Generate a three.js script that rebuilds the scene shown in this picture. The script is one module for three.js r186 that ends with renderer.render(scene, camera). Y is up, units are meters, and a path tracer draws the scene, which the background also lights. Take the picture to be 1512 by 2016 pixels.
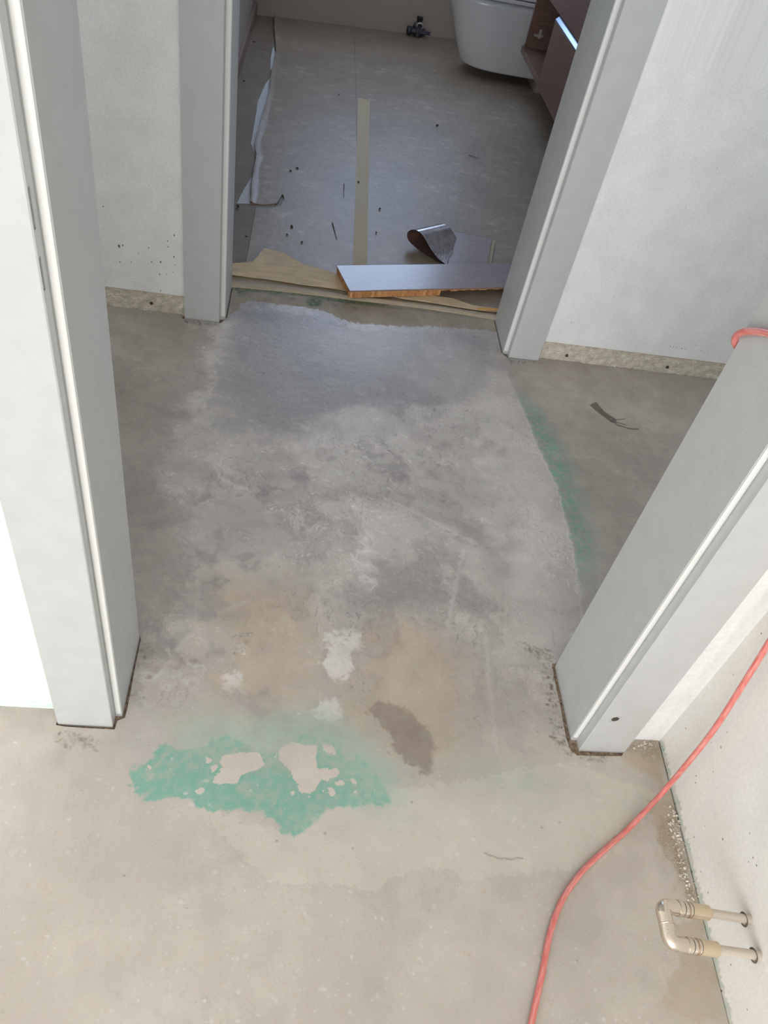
import * as THREE from 'three';
import { mergeGeometries, toCreasedNormals } from 'three/addons/utils/BufferGeometryUtils.js';
import { RoundedBoxGeometry } from 'three/addons/geometries/RoundedBoxGeometry.js';
import { RectAreaLightUniformsLib } from 'three/addons/lights/RectAreaLightUniformsLib.js';
import { Brush, Evaluator, SUBTRACTION } from 'three-bvh-csg';
import { createNoise2D } from 'simplex-noise';

// ---------------------------------------------------------------- camera, sky, daylight, exposure
const scene = new THREE.Scene();
const camera = new THREE.PerspectiveCamera(65.92, 1512 / 2016, 0.05, 60);
{
  const right = new THREE.Vector3(0.98639107, 0.16115219, 0.03259791), up = new THREE.Vector3(-0.08940804, 0.69213052, -0.71621334), back = new THREE.Vector3(-0.13798136, 0.70355193, 0.69711966);
  camera.quaternion.setFromRotationMatrix(new THREE.Matrix4().makeBasis(right, up, back));
  camera.position.set(0, 1.4, 0);
}
const renderer = new THREE.WebGLRenderer({ antialias: true });
renderer.toneMapping = THREE.LinearToneMapping;
renderer.toneMappingExposure = 1.0;
renderer.shadowMap.enabled = true;
scene.background = new THREE.Color(0.62, 0.78, 1.0).multiplyScalar(1.2);
RectAreaLightUniformsLib.init();
function daylight(color, intensity, w, h, at, towards) {
  const l = new THREE.RectAreaLight(color, intensity, w, h);
  l.position.set(...at); l.lookAt(...towards); scene.add(l);
  return l;
}
daylight(new THREE.Color(0.99, 0.985, 1.0), 6.3, 2.6, 2.1, [-0.9, 1.2, 2.97], [-0.9, 1.2, 0]).name = 'room_window_daylight';
daylight(new THREE.Color(0.52, 0.68, 1.0), 3.6, 1.15, 1.4, [0.47, 1.62, -5.57], [0.47 + 0.16, 1.62, -4.57]).name = 'bathroom_window_daylight';
daylight(new THREE.Color(0.9, 0.97, 1.08), 2.9, 0.85, 1.2, [2.57, 1.55, -1.56], [1.57, 1.55, -1.56]).name = 'hall_added_daylight';  // unseen source added to brighten the hall, bluish like the far wall
daylight(new THREE.Color(0.94, 0.97, 1.03), 2.9, 0.85, 1.2, [-2.37, 1.55, -1.56], [-1.37, 1.55, -1.56]).name = 'hall_added_daylight_2';  // second unseen source, added to lift the hall from the left

// ---------------------------------------------------------------- helpers
function rng(seed) { let s = seed >>> 0; return () => { s = (s + 0x6d2b79f5) | 0; let t = Math.imul(s ^ (s >>> 15), 1 | s); t = (t + Math.imul(t ^ (t >>> 7), 61 | t)) ^ t; return ((t ^ (t >>> 14)) >>> 0) / 4294967296; }; }
const N = createNoise2D(rng(11)), N2 = createNoise2D(rng(12));
function fbm(x, y, o = 4, n = N) { let s = 0, a = 0.5; for (let i = 0; i < o; i++) { s += a * n(x, y); x = x * 2.03 + 7.1; y = y * 2.03 - 3.7; a *= 0.5; } return s; }
const clamp = (x, a = 0, b = 1) => Math.min(b, Math.max(a, x)), mix = (a, b, t) => a + (b - a) * t;
const step = (a, b, x) => { const t = clamp((x - a) / (b - a)); return t * t * (3 - 2 * t); };
const used = new Map();
function numbered(name) { const k = used.get(name) ?? 0; used.set(name, k + 1); return k ? name + '_' + String(k).padStart(3, '0') : name; }
function uvMetres(g) {
  if (g.index) { const f = g.toNonIndexed(); g = f; }
  const p = g.attributes.position, n = g.attributes.normal, uv = new Float32Array(p.count * 2);
  for (let i = 0; i < p.count; i += 3) {
    let nx = 0, ny = 0, nz = 0;
    for (let k = 0; k < 3; k++) { nx += n.getX(i + k); ny += n.getY(i + k); nz += n.getZ(i + k); }
    nx = Math.abs(nx); ny = Math.abs(ny); nz = Math.abs(nz);
    for (let k = 0; k < 3; k++) {
      const x = p.getX(i + k), y = p.getY(i + k), z = p.getZ(i + k), j = (i + k) * 2;
      if (ny >= nx && ny >= nz) { uv[j] = x; uv[j + 1] = -z; } else if (nx >= nz) { uv[j] = z; uv[j + 1] = y; } else { uv[j] = x; uv[j + 1] = y; }
    }
  }
  g.setAttribute('uv', new THREE.BufferAttribute(uv, 2));
  return g;
}
// a prism over a plan outline [[x, z], ...] between two heights
function prism(pts, y0, y1, bevel = 0) {
  const s = new THREE.Shape(pts.map(([x, z]) => new THREE.Vector2(x, -z)));
  const g = new THREE.ExtrudeGeometry(s, { depth: y1 - y0 - 2 * bevel, bevelEnabled: bevel > 0, bevelThickness: bevel, bevelSize: bevel, bevelOffset: -bevel, bevelSegments: 2, curveSegments: 6 });
  g.rotateX(-Math.PI / 2); g.translate(0, y0 + bevel, 0);
  return uvMetres(g);
}
const slab = (x0, x1, z0, z1, y0, y1, bevel = 0) => prism([[x0, z1], [x1, z1], [x1, z0], [x0, z0]], y0, y1, bevel);
function rbox(w, h, d, r, x, y, z) { const g = new RoundedBoxGeometry(w, h, d, 2, r); g.translate(x, y, z); return uvMetres(g); }
function tube(pts, r, seg = 40, rad = 10) { return new THREE.TubeGeometry(new THREE.CatmullRomCurve3(pts.map((p) => new THREE.Vector3(...p))), seg, r, rad, false); }
function rod(a, b, r0, r1 = r0, n = 24, open = false) {
  const A = new THREE.Vector3(...a), B = new THREE.Vector3(...b), d = B.clone().sub(A), g = new THREE.CylinderGeometry(r1, r0, d.length(), n, 1, open);
  g.applyQuaternion(new THREE.Quaternion().setFromUnitVectors(new THREE.Vector3(0, 1, 0), d.clone().normalize()));
  const m = A.add(B).multiplyScalar(0.5); g.translate(m.x, m.y, m.z);
  return g;
}
function lathe(profile, a, dir, n = 28) {  // profile [[radius, distance], ...] turned about an axis
  const g = new THREE.LatheGeometry(profile.map(([r, t]) => new THREE.Vector2(r, t)), n);
  g.applyQuaternion(new THREE.Quaternion().setFromUnitVectors(new THREE.Vector3(0, 1, 0), new THREE.Vector3(...dir).normalize())); g.translate(...a);
  return g;
}
function merge(list) { return mergeGeometries(list.map((g) => { const f = g.index ? g.toNonIndexed() : g.clone(); for (const k of Object.keys(f.attributes)) if (!['position', 'normal', 'uv'].includes(k)) f.deleteAttribute(k); return f; })); }
function mesh(name, geo, mat, parent) {
  const m = new THREE.Mesh(Array.isArray(geo) ? merge(geo) : geo, mat);
  m.castShadow = m.receiveShadow = true;
  m.name = parent ? name : numbered(name);
  (parent ?? scene).add(m);
  return m;
}
function group(name) { const g = new THREE.Group(); g.name = numbered(name); scene.add(g); return g; }
function rebase(t, x, y, z) { t.traverse((m) => { if (m.isMesh) m.geometry.translate(-x, -y, -z); }); t.position.set(x, y, z); }   // a group's origin moved to the thing's base
function struct(o) { o.userData.kind = 'structure'; return o; }
function tag(o, label, category, grp) { o.userData.label = label; o.userData.category = category; if (grp) o.userData.group = grp; return o; }
function data(w, h, px, srgb, wrap = THREE.RepeatWrapping) {
  const t = new THREE.DataTexture(px, w, h, THREE.RGBAFormat); t.magFilter = t.minFilter = THREE.LinearFilter; t.wrapS = t.wrapT = wrap;
  if (srgb) t.colorSpace = THREE.SRGBColorSpace;
  t.needsUpdate = true; return t;
}
function fill(w, h, f) { const px = new Uint8Array(w * h * 4); for (let j = 0; j < h; j++) for (let i = 0; i < w; i++) { const c = f(i, j), k = (j * w + i) * 4; px[k] = clamp(c[0], 0, 255); px[k + 1] = clamp(c[1], 0, 255); px[k + 2] = clamp(c[2], 0, 255); px[k + 3] = 255; } return px; }
const grey = (v) => [v, v, v];
function fit(t, w, h = w, ox = 0, oy = 0) { t.repeat.set(1 / w, 1 / h); t.offset.set(-ox / w, -oy / h); return t; }   // metres to texture
function mask(size, draw, blur) {   // an outline map: drawn, softened, read with a warp
  const c = document.createElement('canvas'); c.width = c.height = size; const g = c.getContext('2d');
  g.fillStyle = '#000'; g.fillRect(0, 0, size, size); draw(g);
  const im = g.getImageData(0, 0, size, size).data; let a = new Float32Array(size * size), b = new Float32Array(size * size);
  for (let i = 0; i < a.length; i++) a[i] = im[i * 4] / 255;
  for (let pass = 0; pass < 2 && blur > 0; pass++) for (const dir of [0, 1]) {
    for (let j = 0; j < size; j++) { let s = 0; const at = (i) => { i = clamp(i, 0, size - 1); return dir ? a[i * size + j] : a[j * size + i]; };
      for (let i = -blur; i <= blur; i++) s += at(i);
      for (let i = 0; i < size; i++) { const v = s / (2 * blur + 1); if (dir) b[i * size + j] = v; else b[j * size + i] = v; s += at(i + blur + 1) - at(i - blur); } }
    [a, b] = [b, a];
  }
  return (u, v) => { const x = clamp(u * size - 0.5, 0, size - 1.01), y = clamp(v * size - 0.5, 0, size - 1.01), i = x | 0, j = y | 0, fx = x - i, fy = y - j, o = j * size + i; return mix(mix(a[o], a[o + 1], fx), mix(a[o + size], a[o + size + 1], fx), fy); };
}

// ---------------------------------------------------------------- screed floor: colour, relief and gloss in plan (x -0.75..1.5, z -2.40..-0.15)
const FX = -0.75, FZ = -2.40, FS = 2.25;
const toMask = (s) => ([x, z]) => [((x - FX) / FS) * s, ((z - FZ) / FS) * s];
function poly(g, s, pts, v = 1) { g.fillStyle = `rgb(${v * 255},${v * 255},${v * 255})`; g.beginPath(); pts.map(toMask(s)).forEach(([x, y], i) => (i ? g.lineTo(x, y) : g.moveTo(x, y))); g.closePath(); g.fill(); }
function stroke(g, s, pts, w, v = 1) { g.strokeStyle = `rgb(${v * 255},${v * 255},${v * 255})`; g.lineWidth = (w / FS) * s; g.lineCap = g.lineJoin = 'round'; g.beginPath(); pts.map(toMask(s)).forEach(([x, y], i) => (i ? g.lineTo(x, y) : g.moveTo(x, y))); g.stroke(); }
function blob(g, s, [x, z], r, v = 1, squash = 0.8, turn = 0) { const [a, b] = toMask(s)([x, z]); g.fillStyle = `rgb(${v * 255},${v * 255},${v * 255})`; g.beginPath(); g.ellipse(a, b, (r / FS) * s, (r * squash / FS) * s, turn, 0, 7); g.fill(); }
const MS = 1024;
const oldRight = [[0.694, -2.029], [0.701, -1.951], [0.718, -1.877], [0.728, -1.785], [0.736, -1.706], [0.751, -1.622], [0.762, -1.537], [0.761, -1.463], [0.76, -1.389], [0.76, -1.309], [0.752, -1.233], [0.742, -1.153], [0.737, -1.093], [0.9, -1], [1.6, -0.95], [1.6, -2.5], [0.71, -2.114]];
const maskOldR = mask(MS, (g) => poly(g, MS, oldRight), 1);
const maskOldL = mask(MS, (g) => { poly(g, MS, [[-0.235, -2.129], [-0.245, -1.964], [-0.202, -1.848], [-0.266, -1.699], [-0.258, -1.554], [-0.305, -1.452], [-0.255, -1.369], [-0.185, -1.31], [-0.212, -1.241], [-0.166, -1.169], [-0.161, -1.097], [-0.204, -1.038], [-0.224, -0.971], [-0.244, -0.954], [-0.4, -0.97], [-0.8, -0.97], [-0.8, -2.5], [-0.329, -2.142]], 0.8); }, 20);
const maskGreen = mask(MS, (g) => {
  poly(g, MS, [[-0.217, -0.671], [-0.209, -0.68], [-0.187, -0.696], [-0.17, -0.713], [-0.164, -0.732], [-0.141, -0.721], [-0.103, -0.717], [-0.081, -0.736], [-0.056, -0.75], [-0.021, -0.742], [0.004, -0.722], [0.038, -0.72], [0.06, -0.738], [0.098, -0.764], [0.148, -0.759], [0.187, -0.737], [0.231, -0.697], [0.256, -0.653], [0.268, -0.628], [0.196, -0.622], [0.143, -0.619], [0.128, -0.594], [0.107, -0.576], [0.088, -0.566], [0.061, -0.569], [0.056, -0.591], [0.028, -0.606], [-0.018, -0.609], [-0.067, -0.604], [-0.086, -0.614], [-0.098, -0.625], [-0.134, -0.629], [-0.175, -0.616], [-0.196, -0.632], [-0.206, -0.66]]);
}, 3);
const maskGreenFaint = mask(MS, (g) => { poly(g, MS, [[-0.161, -0.732], [-0.143, -0.767], [-0.097, -0.78], [-0.02, -0.779], [0.057, -0.806], [0.116, -0.817], [0.178, -0.796], [0.218, -0.76], [0.271, -0.699], [0.293, -0.655], [0.284, -0.623], [0.196, -0.62], [0.159, -0.669], [0.158, -0.72], [0.099, -0.738], [0.043, -0.704], [-0.015, -0.723], [-0.107, -0.706]]); }, 14);
const maskHoles = mask(MS, (g) => {
  poly(g, MS, [[-0.058, -0.709], [-0.036, -0.716], [0.015, -0.722], [0.027, -0.695], [-0.016, -0.673], [-0.02, -0.658], [-0.062, -0.654], [-0.065, -0.669], [-0.051, -0.675]]);
  poly(g, MS, [[0.047, -0.727], [0.071, -0.749], [0.1, -0.74], [0.124, -0.741], [0.121, -0.718], [0.126, -0.688], [0.132, -0.672], [0.119, -0.647], [0.095, -0.642], [0.087, -0.653], [0.083, -0.673], [0.066, -0.694], [0.049, -0.71]]);
  poly(g, MS, [[0.128, -0.749], [0.154, -0.743], [0.162, -0.72], [0.141, -0.731]]);
  const q = rng(5);
  for (const [x, z] of [[-0.085, -0.639], [0.081, -0.644], [0.111, -0.637], [0.136, -0.687], [0.149, -0.684], [0.159, -0.687], [0.168, -0.667], [0.194, -0.67], [0.151, -0.649], [-0.067, -0.685], [-0.076, -0.698], [0.139, -0.676], [-0.181, -0.681], [-0.088, -0.734], [0.197, -0.649]]) blob(g, MS, [x, z], 0.004 + 0.007 * q(), 1, 0.7, q() * 3);
}, 1);
const maskGreenR = mask(MS, (g) => { poly(g, MS, [[0.696, -1.963], [0.726, -1.773], [0.76, -1.531], [0.759, -1.379], [0.744, -1.169], [0.777, -1.204], [0.807, -1.306], [0.819, -1.451], [0.813, -1.631], [0.789, -1.783], [0.754, -1.898], [0.723, -1.955]]); }, 14);
const maskWhite = mask(MS, (g) => {
  const W = (p, r, v = 1, s = 0.75, t = 0) => p.forEach((c) => blob(g, MS, c, r, v, s, t));
  poly(g, MS, [[0.13, -0.948], [0.145, -0.967], [0.188, -0.952], [0.197, -0.928], [0.192, -0.902], [0.156, -0.888], [0.135, -0.905]], 1); poly(g, MS, [[0.114, -0.817], [0.136, -0.853], [0.165, -0.85], [0.18, -0.819], [0.169, -0.796], [0.127, -0.798]], 0.9);
  poly(g, MS, [[0.128, -0.984], [0.149, -1.025], [0.2, -1.039], [0.228, -1.021], [0.223, -0.97], [0.188, -0.959], [0.145, -0.968]], 0.6);
  W([[0.038, -0.964], [0.006, -0.964], [0.08, -0.972]], 0.018, 0.6, 0.4); W([[-0.04, -0.886], [-0.035, -0.948], [-0.053, -0.862]], 0.022, 0.7); W([[-0.036, -0.845]], 0.03, 0.6, 0.4);
  W([[-0.122, -1.487], [-0.132, -1.458], [-0.094, -1.43], [-0.081, -1.424]], 0.022, 0.7, 0.6); W([[0.44, -1.608], [0.459, -1.632], [0.411, -1.657], [0.47, -1.592]], 0.018, 0.85, 0.6, 0.5); W([[0.532, -1.394], [0.564, -1.383], [0.512, -1.395]], 0.02, 0.85, 0.5); W([[0.202, -1.383], [0.222, -1.413], [0.189, -1.394]], 0.012, 0.9); W([[-0.194, -1.898], [-0.195, -1.886]], 0.012, 0.7); W([[0.363, -1.755], [0.368, -1.727]], 0.005, 1, 0.4); W([[0.4, -1.651]], 0.008, 1, 0.3);
  poly(g, MS, [[-0.191, -1.449], [-0.151, -1.516], [-0.101, -1.529], [-0.084, -1.483], [-0.105, -1.38], [-0.142, -1.332], [-0.18, -1.344]], 0.35);
  poly(g, MS, [[0.189, -1.304], [0.259, -1.329], [0.267, -1.199], [0.247, -1.107], [0.2, -1.117], [0.189, -1.207]], 0.45);
  poly(g, MS, [[-0.236, -0.92], [-0.182, -0.961], [-0.116, -0.929], [-0.089, -0.871], [-0.157, -0.798], [-0.223, -0.794]], 0.4);
}, 5);
const maskTan = mask(MS, (g) => {
  poly(g, MS, [[-0.148, -1.113], [-0.146, -1.171], [-0.065, -1.15], [0.083, -1.18], [0.132, -1.04], [0.137, -0.816], [0.057, -0.798], [-0.03, -0.784], [-0.141, -0.756], [-0.163, -0.776], [-0.086, -0.848], [-0.075, -0.932], [-0.127, -1.018]], 0.75);
  poly(g, MS, [[0.222, -1.021], [0.246, -1.071], [0.315, -1.063], [0.394, -1.035], [0.395, -0.917], [0.357, -0.853], [0.374, -0.808], [0.359, -0.751], [0.257, -0.735], [0.198, -0.797], [0.188, -0.842], [0.231, -0.943]], 1);
  poly(g, MS, [[0.406, -1.036], [0.485, -1.015], [0.477, -0.861], [0.452, -0.745], [0.357, -0.719], [0.378, -0.855]], 0.5);
}, 24);
const maskBrown = mask(MS, (g) => {
  poly(g, MS, [[0.235, -0.855], [0.261, -0.849], [0.292, -0.835], [0.303, -0.844], [0.317, -0.816], [0.347, -0.795], [0.361, -0.751], [0.346, -0.713], [0.325, -0.697], [0.296, -0.716], [0.268, -0.757], [0.251, -0.789], [0.221, -0.816]], 0.9);
  poly(g, MS, [[-0.039, -0.992], [-0.025, -0.971], [-0.044, -0.935], [-0.061, -0.946]], 0.4); poly(g, MS, [[0.357, -0.719], [0.344, -0.692], [0.295, -0.695]], 0.7); poly(g, MS, [[-0.075, -0.837], [-0.037, -0.851], [-0.082, -0.814], [-0.121, -0.817]], 0.4);
}, 4);
const maskLight = mask(MS, (g) => { poly(g, MS, [[-0.075, -0.602], [-0.053, -0.567], [-0.024, -0.54], [0.002, -0.515], [0.026, -0.499], [0.053, -0.478], [0.083, -0.478], [0.135, -0.483], [0.187, -0.478], [0.22, -0.476], [0.247, -0.496], [0.285, -0.509], [0.331, -0.515], [0.375, -0.498], [0.416, -0.498], [0.45, -0.507], [0.527, -0.518], [0.637, -0.534], [0.721, -0.593], [0.807, -0.676], [0.607, -0.731], [0.197, -0.641], [0.07, -0.571]]); }, 3);
const maskLight2 = mask(MS, (g) => { poly(g, MS, [[-0.247, -0.75], [-0.222, -0.691], [-0.217, -0.671], [-0.181, -0.713], [-0.16, -0.755], [-0.195, -0.796]]); poly(g, MS, [[-0.174, -0.619], [-0.134, -0.629], [-0.096, -0.624], [-0.075, -0.602], [-0.078, -0.591], [-0.136, -0.6]], 0.8); poly(g, MS, [[-0.75, -0.75], [-0.35, -0.75], [-0.3, -0.6], [-0.4, -0.15], [-0.75, -0.15]], 0.5); poly(g, MS, [[-0.167, -0.283], [-0.16, -0.319], [-0.125, -0.336], [-0.079, -0.326], [-0.028, -0.283]], 0.8); }, 8);
const maskPale = mask(MS, (g) => { poly(g, MS, [[0.11, -2.176], [0.62, -2.257], [0.67, -1.985], [0.688, -1.886], [0.749, -1.387], [0.74, -1.153], [0.617, -1.026], [0.512, -1.132], [0.576, -1.639], [0.511, -1.855], [0.207, -2.002]], 0.6); poly(g, MS, [[0.508, -1.102], [0.683, -1.118], [0.607, -0.971], [0.604, -0.742], [0.449, -0.724]], 0.9); }, 24);
const maskDimAndPatches = mask(MS, (g) => { poly(g, MS, [[-0.17, -2.262], [0.109, -2.265], [0.208, -2.197], [0.659, -2.28], [0.628, -1.977], [0.511, -1.855], [0.296, -1.842], [0.147, -1.792], [0.011, -1.637], [-0.153, -1.653], [-0.205, -1.872]], 0.8); poly(g, MS, [[0.274, -1.232], [0.426, -1.264], [0.423, -1.094], [0.362, -1.074], [0.269, -1.088], [0.188, -1.052], [0.043, -1.046], [0.132, -1.082], [0.189, -1.191]], 0.7); poly(g, MS, [[-0.277, -1.188], [-0.186, -1.213], [-0.155, -1.112], [-0.193, -1.039], [-0.25, -1.061]], 0.9); poly(g, MS, [[-0.199, -1.825], [-0.054, -1.781], [-0.092, -1.58], [-0.2, -1.604]], 0.6); poly(g, MS, [[0.481, -1.563], [0.637, -1.648], [0.67, -1.49], [0.548, -1.418]], 0.4); poly(g, MS, [[0.361, -1.431], [0.493, -1.288], [0.425, -1.248], [0.327, -1.303]], 0.5); }, 14);  // first outline paints dimness before the bathroom door; the others are darker screed
const ridges = mask(MS, (g) => {
  const L = (p, w, v) => stroke(g, MS, p, w, v);
  L([[0.262, -1.446], [0.371, -1.387], [0.507, -1.302]], 0.006, 0.9); L([[0.468, -1.277], [0.44, -1.17], [0.409, -1.053]], 0.008, 0.9); L([[0.407, -1.05], [0.495, -1.044], [0.487, -0.923], [0.481, -0.747]], 0.009, 0.6); L([[0.02, -1.252], [0.087, -1.263], [0.083, -1.308]], 0.005, 0.6); L([[-0.082, -1.049], [-0.059, -1.065], [-0.034, -1.081]], 0.006, 0.7); L([[-0.201, -1.341], [-0.242, -1.379], [-0.236, -1.403]], 0.005, 0.6); L([[-0.164, -1.185], [-0.146, -1.098], [-0.145, -1.03], [-0.125, -0.966], [-0.096, -0.931]], 0.005, 0.5);
  L([[-0.075, -0.604], [-0.053, -0.567], [-0.024, -0.54], [0.002, -0.515], [0.026, -0.499], [0.053, -0.478]], 0.004, 0.5); L([[-0.255, -0.75], [-0.24, -0.7], [-0.222, -0.671]], 0.004, 0.5); L([[0.694, -2.029], [0.718, -1.877], [0.736, -1.706], [0.762, -1.537], [0.76, -1.389], [0.752, -1.233], [0.737, -1.093]], 0.006, 0.9); L([[-0.104, -1.38], [-0.076, -1.401], [-0.047, -1.432]], 0.004, 0.7); L([[-0.022, -1.347], [0.026, -1.356]], 0.004, 0.6); L([[0.44, -1.423], [0.489, -1.564]], 0.004, 0.3); L([[-0.443, -1.865], [-0.333, -1.876], [-0.233, -1.866], [-0.147, -1.863]], 0.004, 0.4);
  L([[0.63, -0.521], [0.654, -0.544], [0.672, -0.558]], 0.006, 0.7);
  for (const c of [[0.142, -0.985], [0.119, -0.966], [0.38, -1.038], [0.354, -1.043], [0.405, -1.029], [0.396, -0.79], [0.416, -0.798], [0.491, -1.196], [0.154, -1.098]]) { const [x, y] = toMask(MS)(c); g.strokeStyle = '#999'; g.lineWidth = 1.5; g.beginPath(); g.ellipse(x, y, 4, 3, 0, 0, 7); g.stroke(); }
}, 1);
const grime = mask(MS, (g) => {
  const q = rng(8), L = (p, w, v) => stroke(g, MS, p, w, v);
  for (const [line, n, spread, v] of [[[[0.62, -0.992], [0.623, -0.946], [0.621, -0.895], [0.62, -0.834], [0.62, -0.787], [0.63, -0.752]], 60, 0.016, 0.9], [[[0.63, -0.752], [0.68, -0.746], [0.707, -0.745]], 26, 0.009, 0.6], [[[-0.349, -0.732], [-0.319, -0.728], [-0.281, -0.718]], 34, 0.013, 0.55], [[[-0.236, -0.951], [-0.231, -0.884], [-0.232, -0.805]], 22, 0.018, 0.45], [[[0.578, -1.012], [0.61, -0.991], [0.65, -0.988]], 22, 0.012, 0.8], [[[-0.321, -2.132], [-0.217, -2.133]], 40, 0.010, 0.8], [[[0.691, -2.136], [0.816, -2.138]], 30, 0.008, 0.7], [[[-0.048, -0.97], [-0.03, -0.984], [-0.044, -0.935]], 14, 0.012, 0.5], [[[0.668, -1.48], [0.693, -1.345], [0.707, -1.312]], 10, 0.02, 0.35], [[[0.133, -1.013], [0.199, -0.966]], 10, 0.03, 0.25], [[[0.36, -1.597], [0.481, -1.563], [0.546, -1.399]], 14, 0.03, 0.25]])
    for (let i = 0; i < n * 2.6; i++) { const t = q() * (line.length - 1), k = Math.min(line.length - 2, t | 0), f = t - k, x = mix(line[k][0], line[k + 1][0], f) + (q() - 0.5) * 2 * spread, z = mix(line[k][1], line[k + 1][1], f) + (q() - 0.5) * 2 * spread, a = q() * 7, l = 0.0015 + 0.014 * q() ** 3; L([[x, z], [x + l * Math.cos(a), z + l * Math.sin(a)]], 0.0008 + 0.0045 * q() ** 3, v * (0.25 + 0.75 * q())); }
  for (const [c, r, v] of [[[[0.619, -0.972]][0], 0.012, 0.45], [[[0.621, -0.933]][0], 0.009, 0.4], [[[0.611, -0.798]][0], 0.009, 0.4], [[[0.618, -0.767]][0], 0.010, 0.5], [[[0.618, -0.876]][0], 0.006, 0.35], [[[-0.327, -0.723]][0], 0.010, 0.3]]) for (let i = 0; i < 9; i++) blob(g, MS, [c[0] + (q() - 0.5) * r * 2, c[1] + (q() - 0.5) * r * 2.4], r * (0.15 + 0.3 * q()), v * q(), 0.5, q() * 3);
  poly(g, MS, [[0.944, -1.938], [0.97, -1.958], [0.986, -1.912], [1.001, -1.895], [1.018, -1.878], [1.013, -1.857], [0.997, -1.86], [0.977, -1.886], [0.957, -1.912]], 0.95); L([[1.021, -1.878], [1.046, -1.885]], 0.005, 0.8); L([[1.014, -1.863], [1.042, -1.857]], 0.005, 0.8); L([[1.011, -1.852], [1.051, -1.839], [1.078, -1.841]], 0.006, 0.9);
  L([[0.602, -1.008], [0.633, -0.986], [0.647, -0.979]], 0.002, 0.5); L([[0.568, -1.019], [0.612, -1.002], [0.647, -0.995]], 0.0015, 0.35); L([[0.656, -1.057], [0.653, -1.015]], 0.0015, 0.4);
  L([[0.432, -0.547], [0.459, -0.537], [0.502, -0.54]], 0.002, 0.6); for (const c of [[0.191, -0.548], [0.584, -0.609], [0.547, -0.598], [-0.189, -0.492], [0.444, -0.818], [0.576, -0.796], [0.551, -0.842], [0.303, -0.636], [0.141, -0.574], [0.057, -0.557]]) blob(g, MS, c, 0.0017, 0.9);
}, 0);
const threshTan = mask(MS, (g) => { poly(g, MS, [[-0.211, -2.378], [0.702, -2.401], [0.702, -2.274], [0.661, -2.296], [0.553, -2.285], [0.276, -2.242], [0.192, -2.241], [0.108, -2.29], [0.008, -2.297], [-0.157, -2.296], [-0.18, -2.199], [-0.196, -2.138]]); }, 4);
const threshGreen = mask(MS, (g) => { const q = rng(3); stroke(g, MS, [[-0.209, -2.356], [-0.096, -2.364], [0.021, -2.374], [0.106, -2.368], [0.21, -2.37], [0.314, -2.369]], 0.022, 0.85); stroke(g, MS, [[0.314, -2.363], [0.473, -2.371], [0.67, -2.367]], 0.012, 0.4); poly(g, MS, [[0.052, -2.352], [0.097, -2.356], [0.091, -2.314], [0.061, -2.304], [0.047, -2.319]], 1); poly(g, MS, [[-0.184, -2.346], [-0.151, -2.344], [-0.165, -2.313]], 0.9); for (const c of [[-0.062, -2.35], [-0.028, -2.352], [-0.003, -2.339], [-0.096, -2.355], [0.141, -2.335], [0.209, -2.332]]) blob(g, MS, c, 0.012, 0.5 + 0.4 * q(), 0.5); }, 2);
const sandy = mask(MS, (g) => { poly(g, MS, [[0.821, -0.793], [0.844, -0.802], [0.827, -0.677], [0.827, -0.636], [0.818, -0.503], [0.815, -0.283], [0.691, -0.283], [0.794, -0.459], [0.788, -0.576], [0.782, -0.645], [0.803, -0.697], [0.76, -0.739], [0.754, -0.761]], 0.9); }, 5);
const coarse = mask(MS, (g) => { poly(g, MS, [[0.801, -0.635], [0.821, -0.616], [0.82, -0.549], [0.813, -0.459], [0.797, -0.476], [0.787, -0.538], [0.783, -0.595]]); poly(g, MS, [[0.77, -0.778], [0.833, -0.801], [0.83, -0.753], [0.791, -0.751]]); }, 5);
const greenTint = mask(MS, (g) => { for (const [c, r] of [[[[0.507, -0.695]][0], 0.09], [[[0.457, -0.703]][0], 0.06], [[[0.738, -0.658]][0], 0.05], [[[0.647, -0.67]][0], 0.03], [[[0.502, -0.6]][0], 0.02]]) blob(g, MS, c, r, 0.9, 0.35, 0.2); poly(g, MS, [[0.365, -0.699], [0.393, -0.679], [0.397, -0.669], [0.377, -0.666]], 1); }, 6);
const FN = 2048, floorPx = new Uint8Array(FN * FN * 4), reliefPx = new Uint8Array(FN * FN * 4), glossPx = new Uint8Array(1024 * 1024 * 4);
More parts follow.
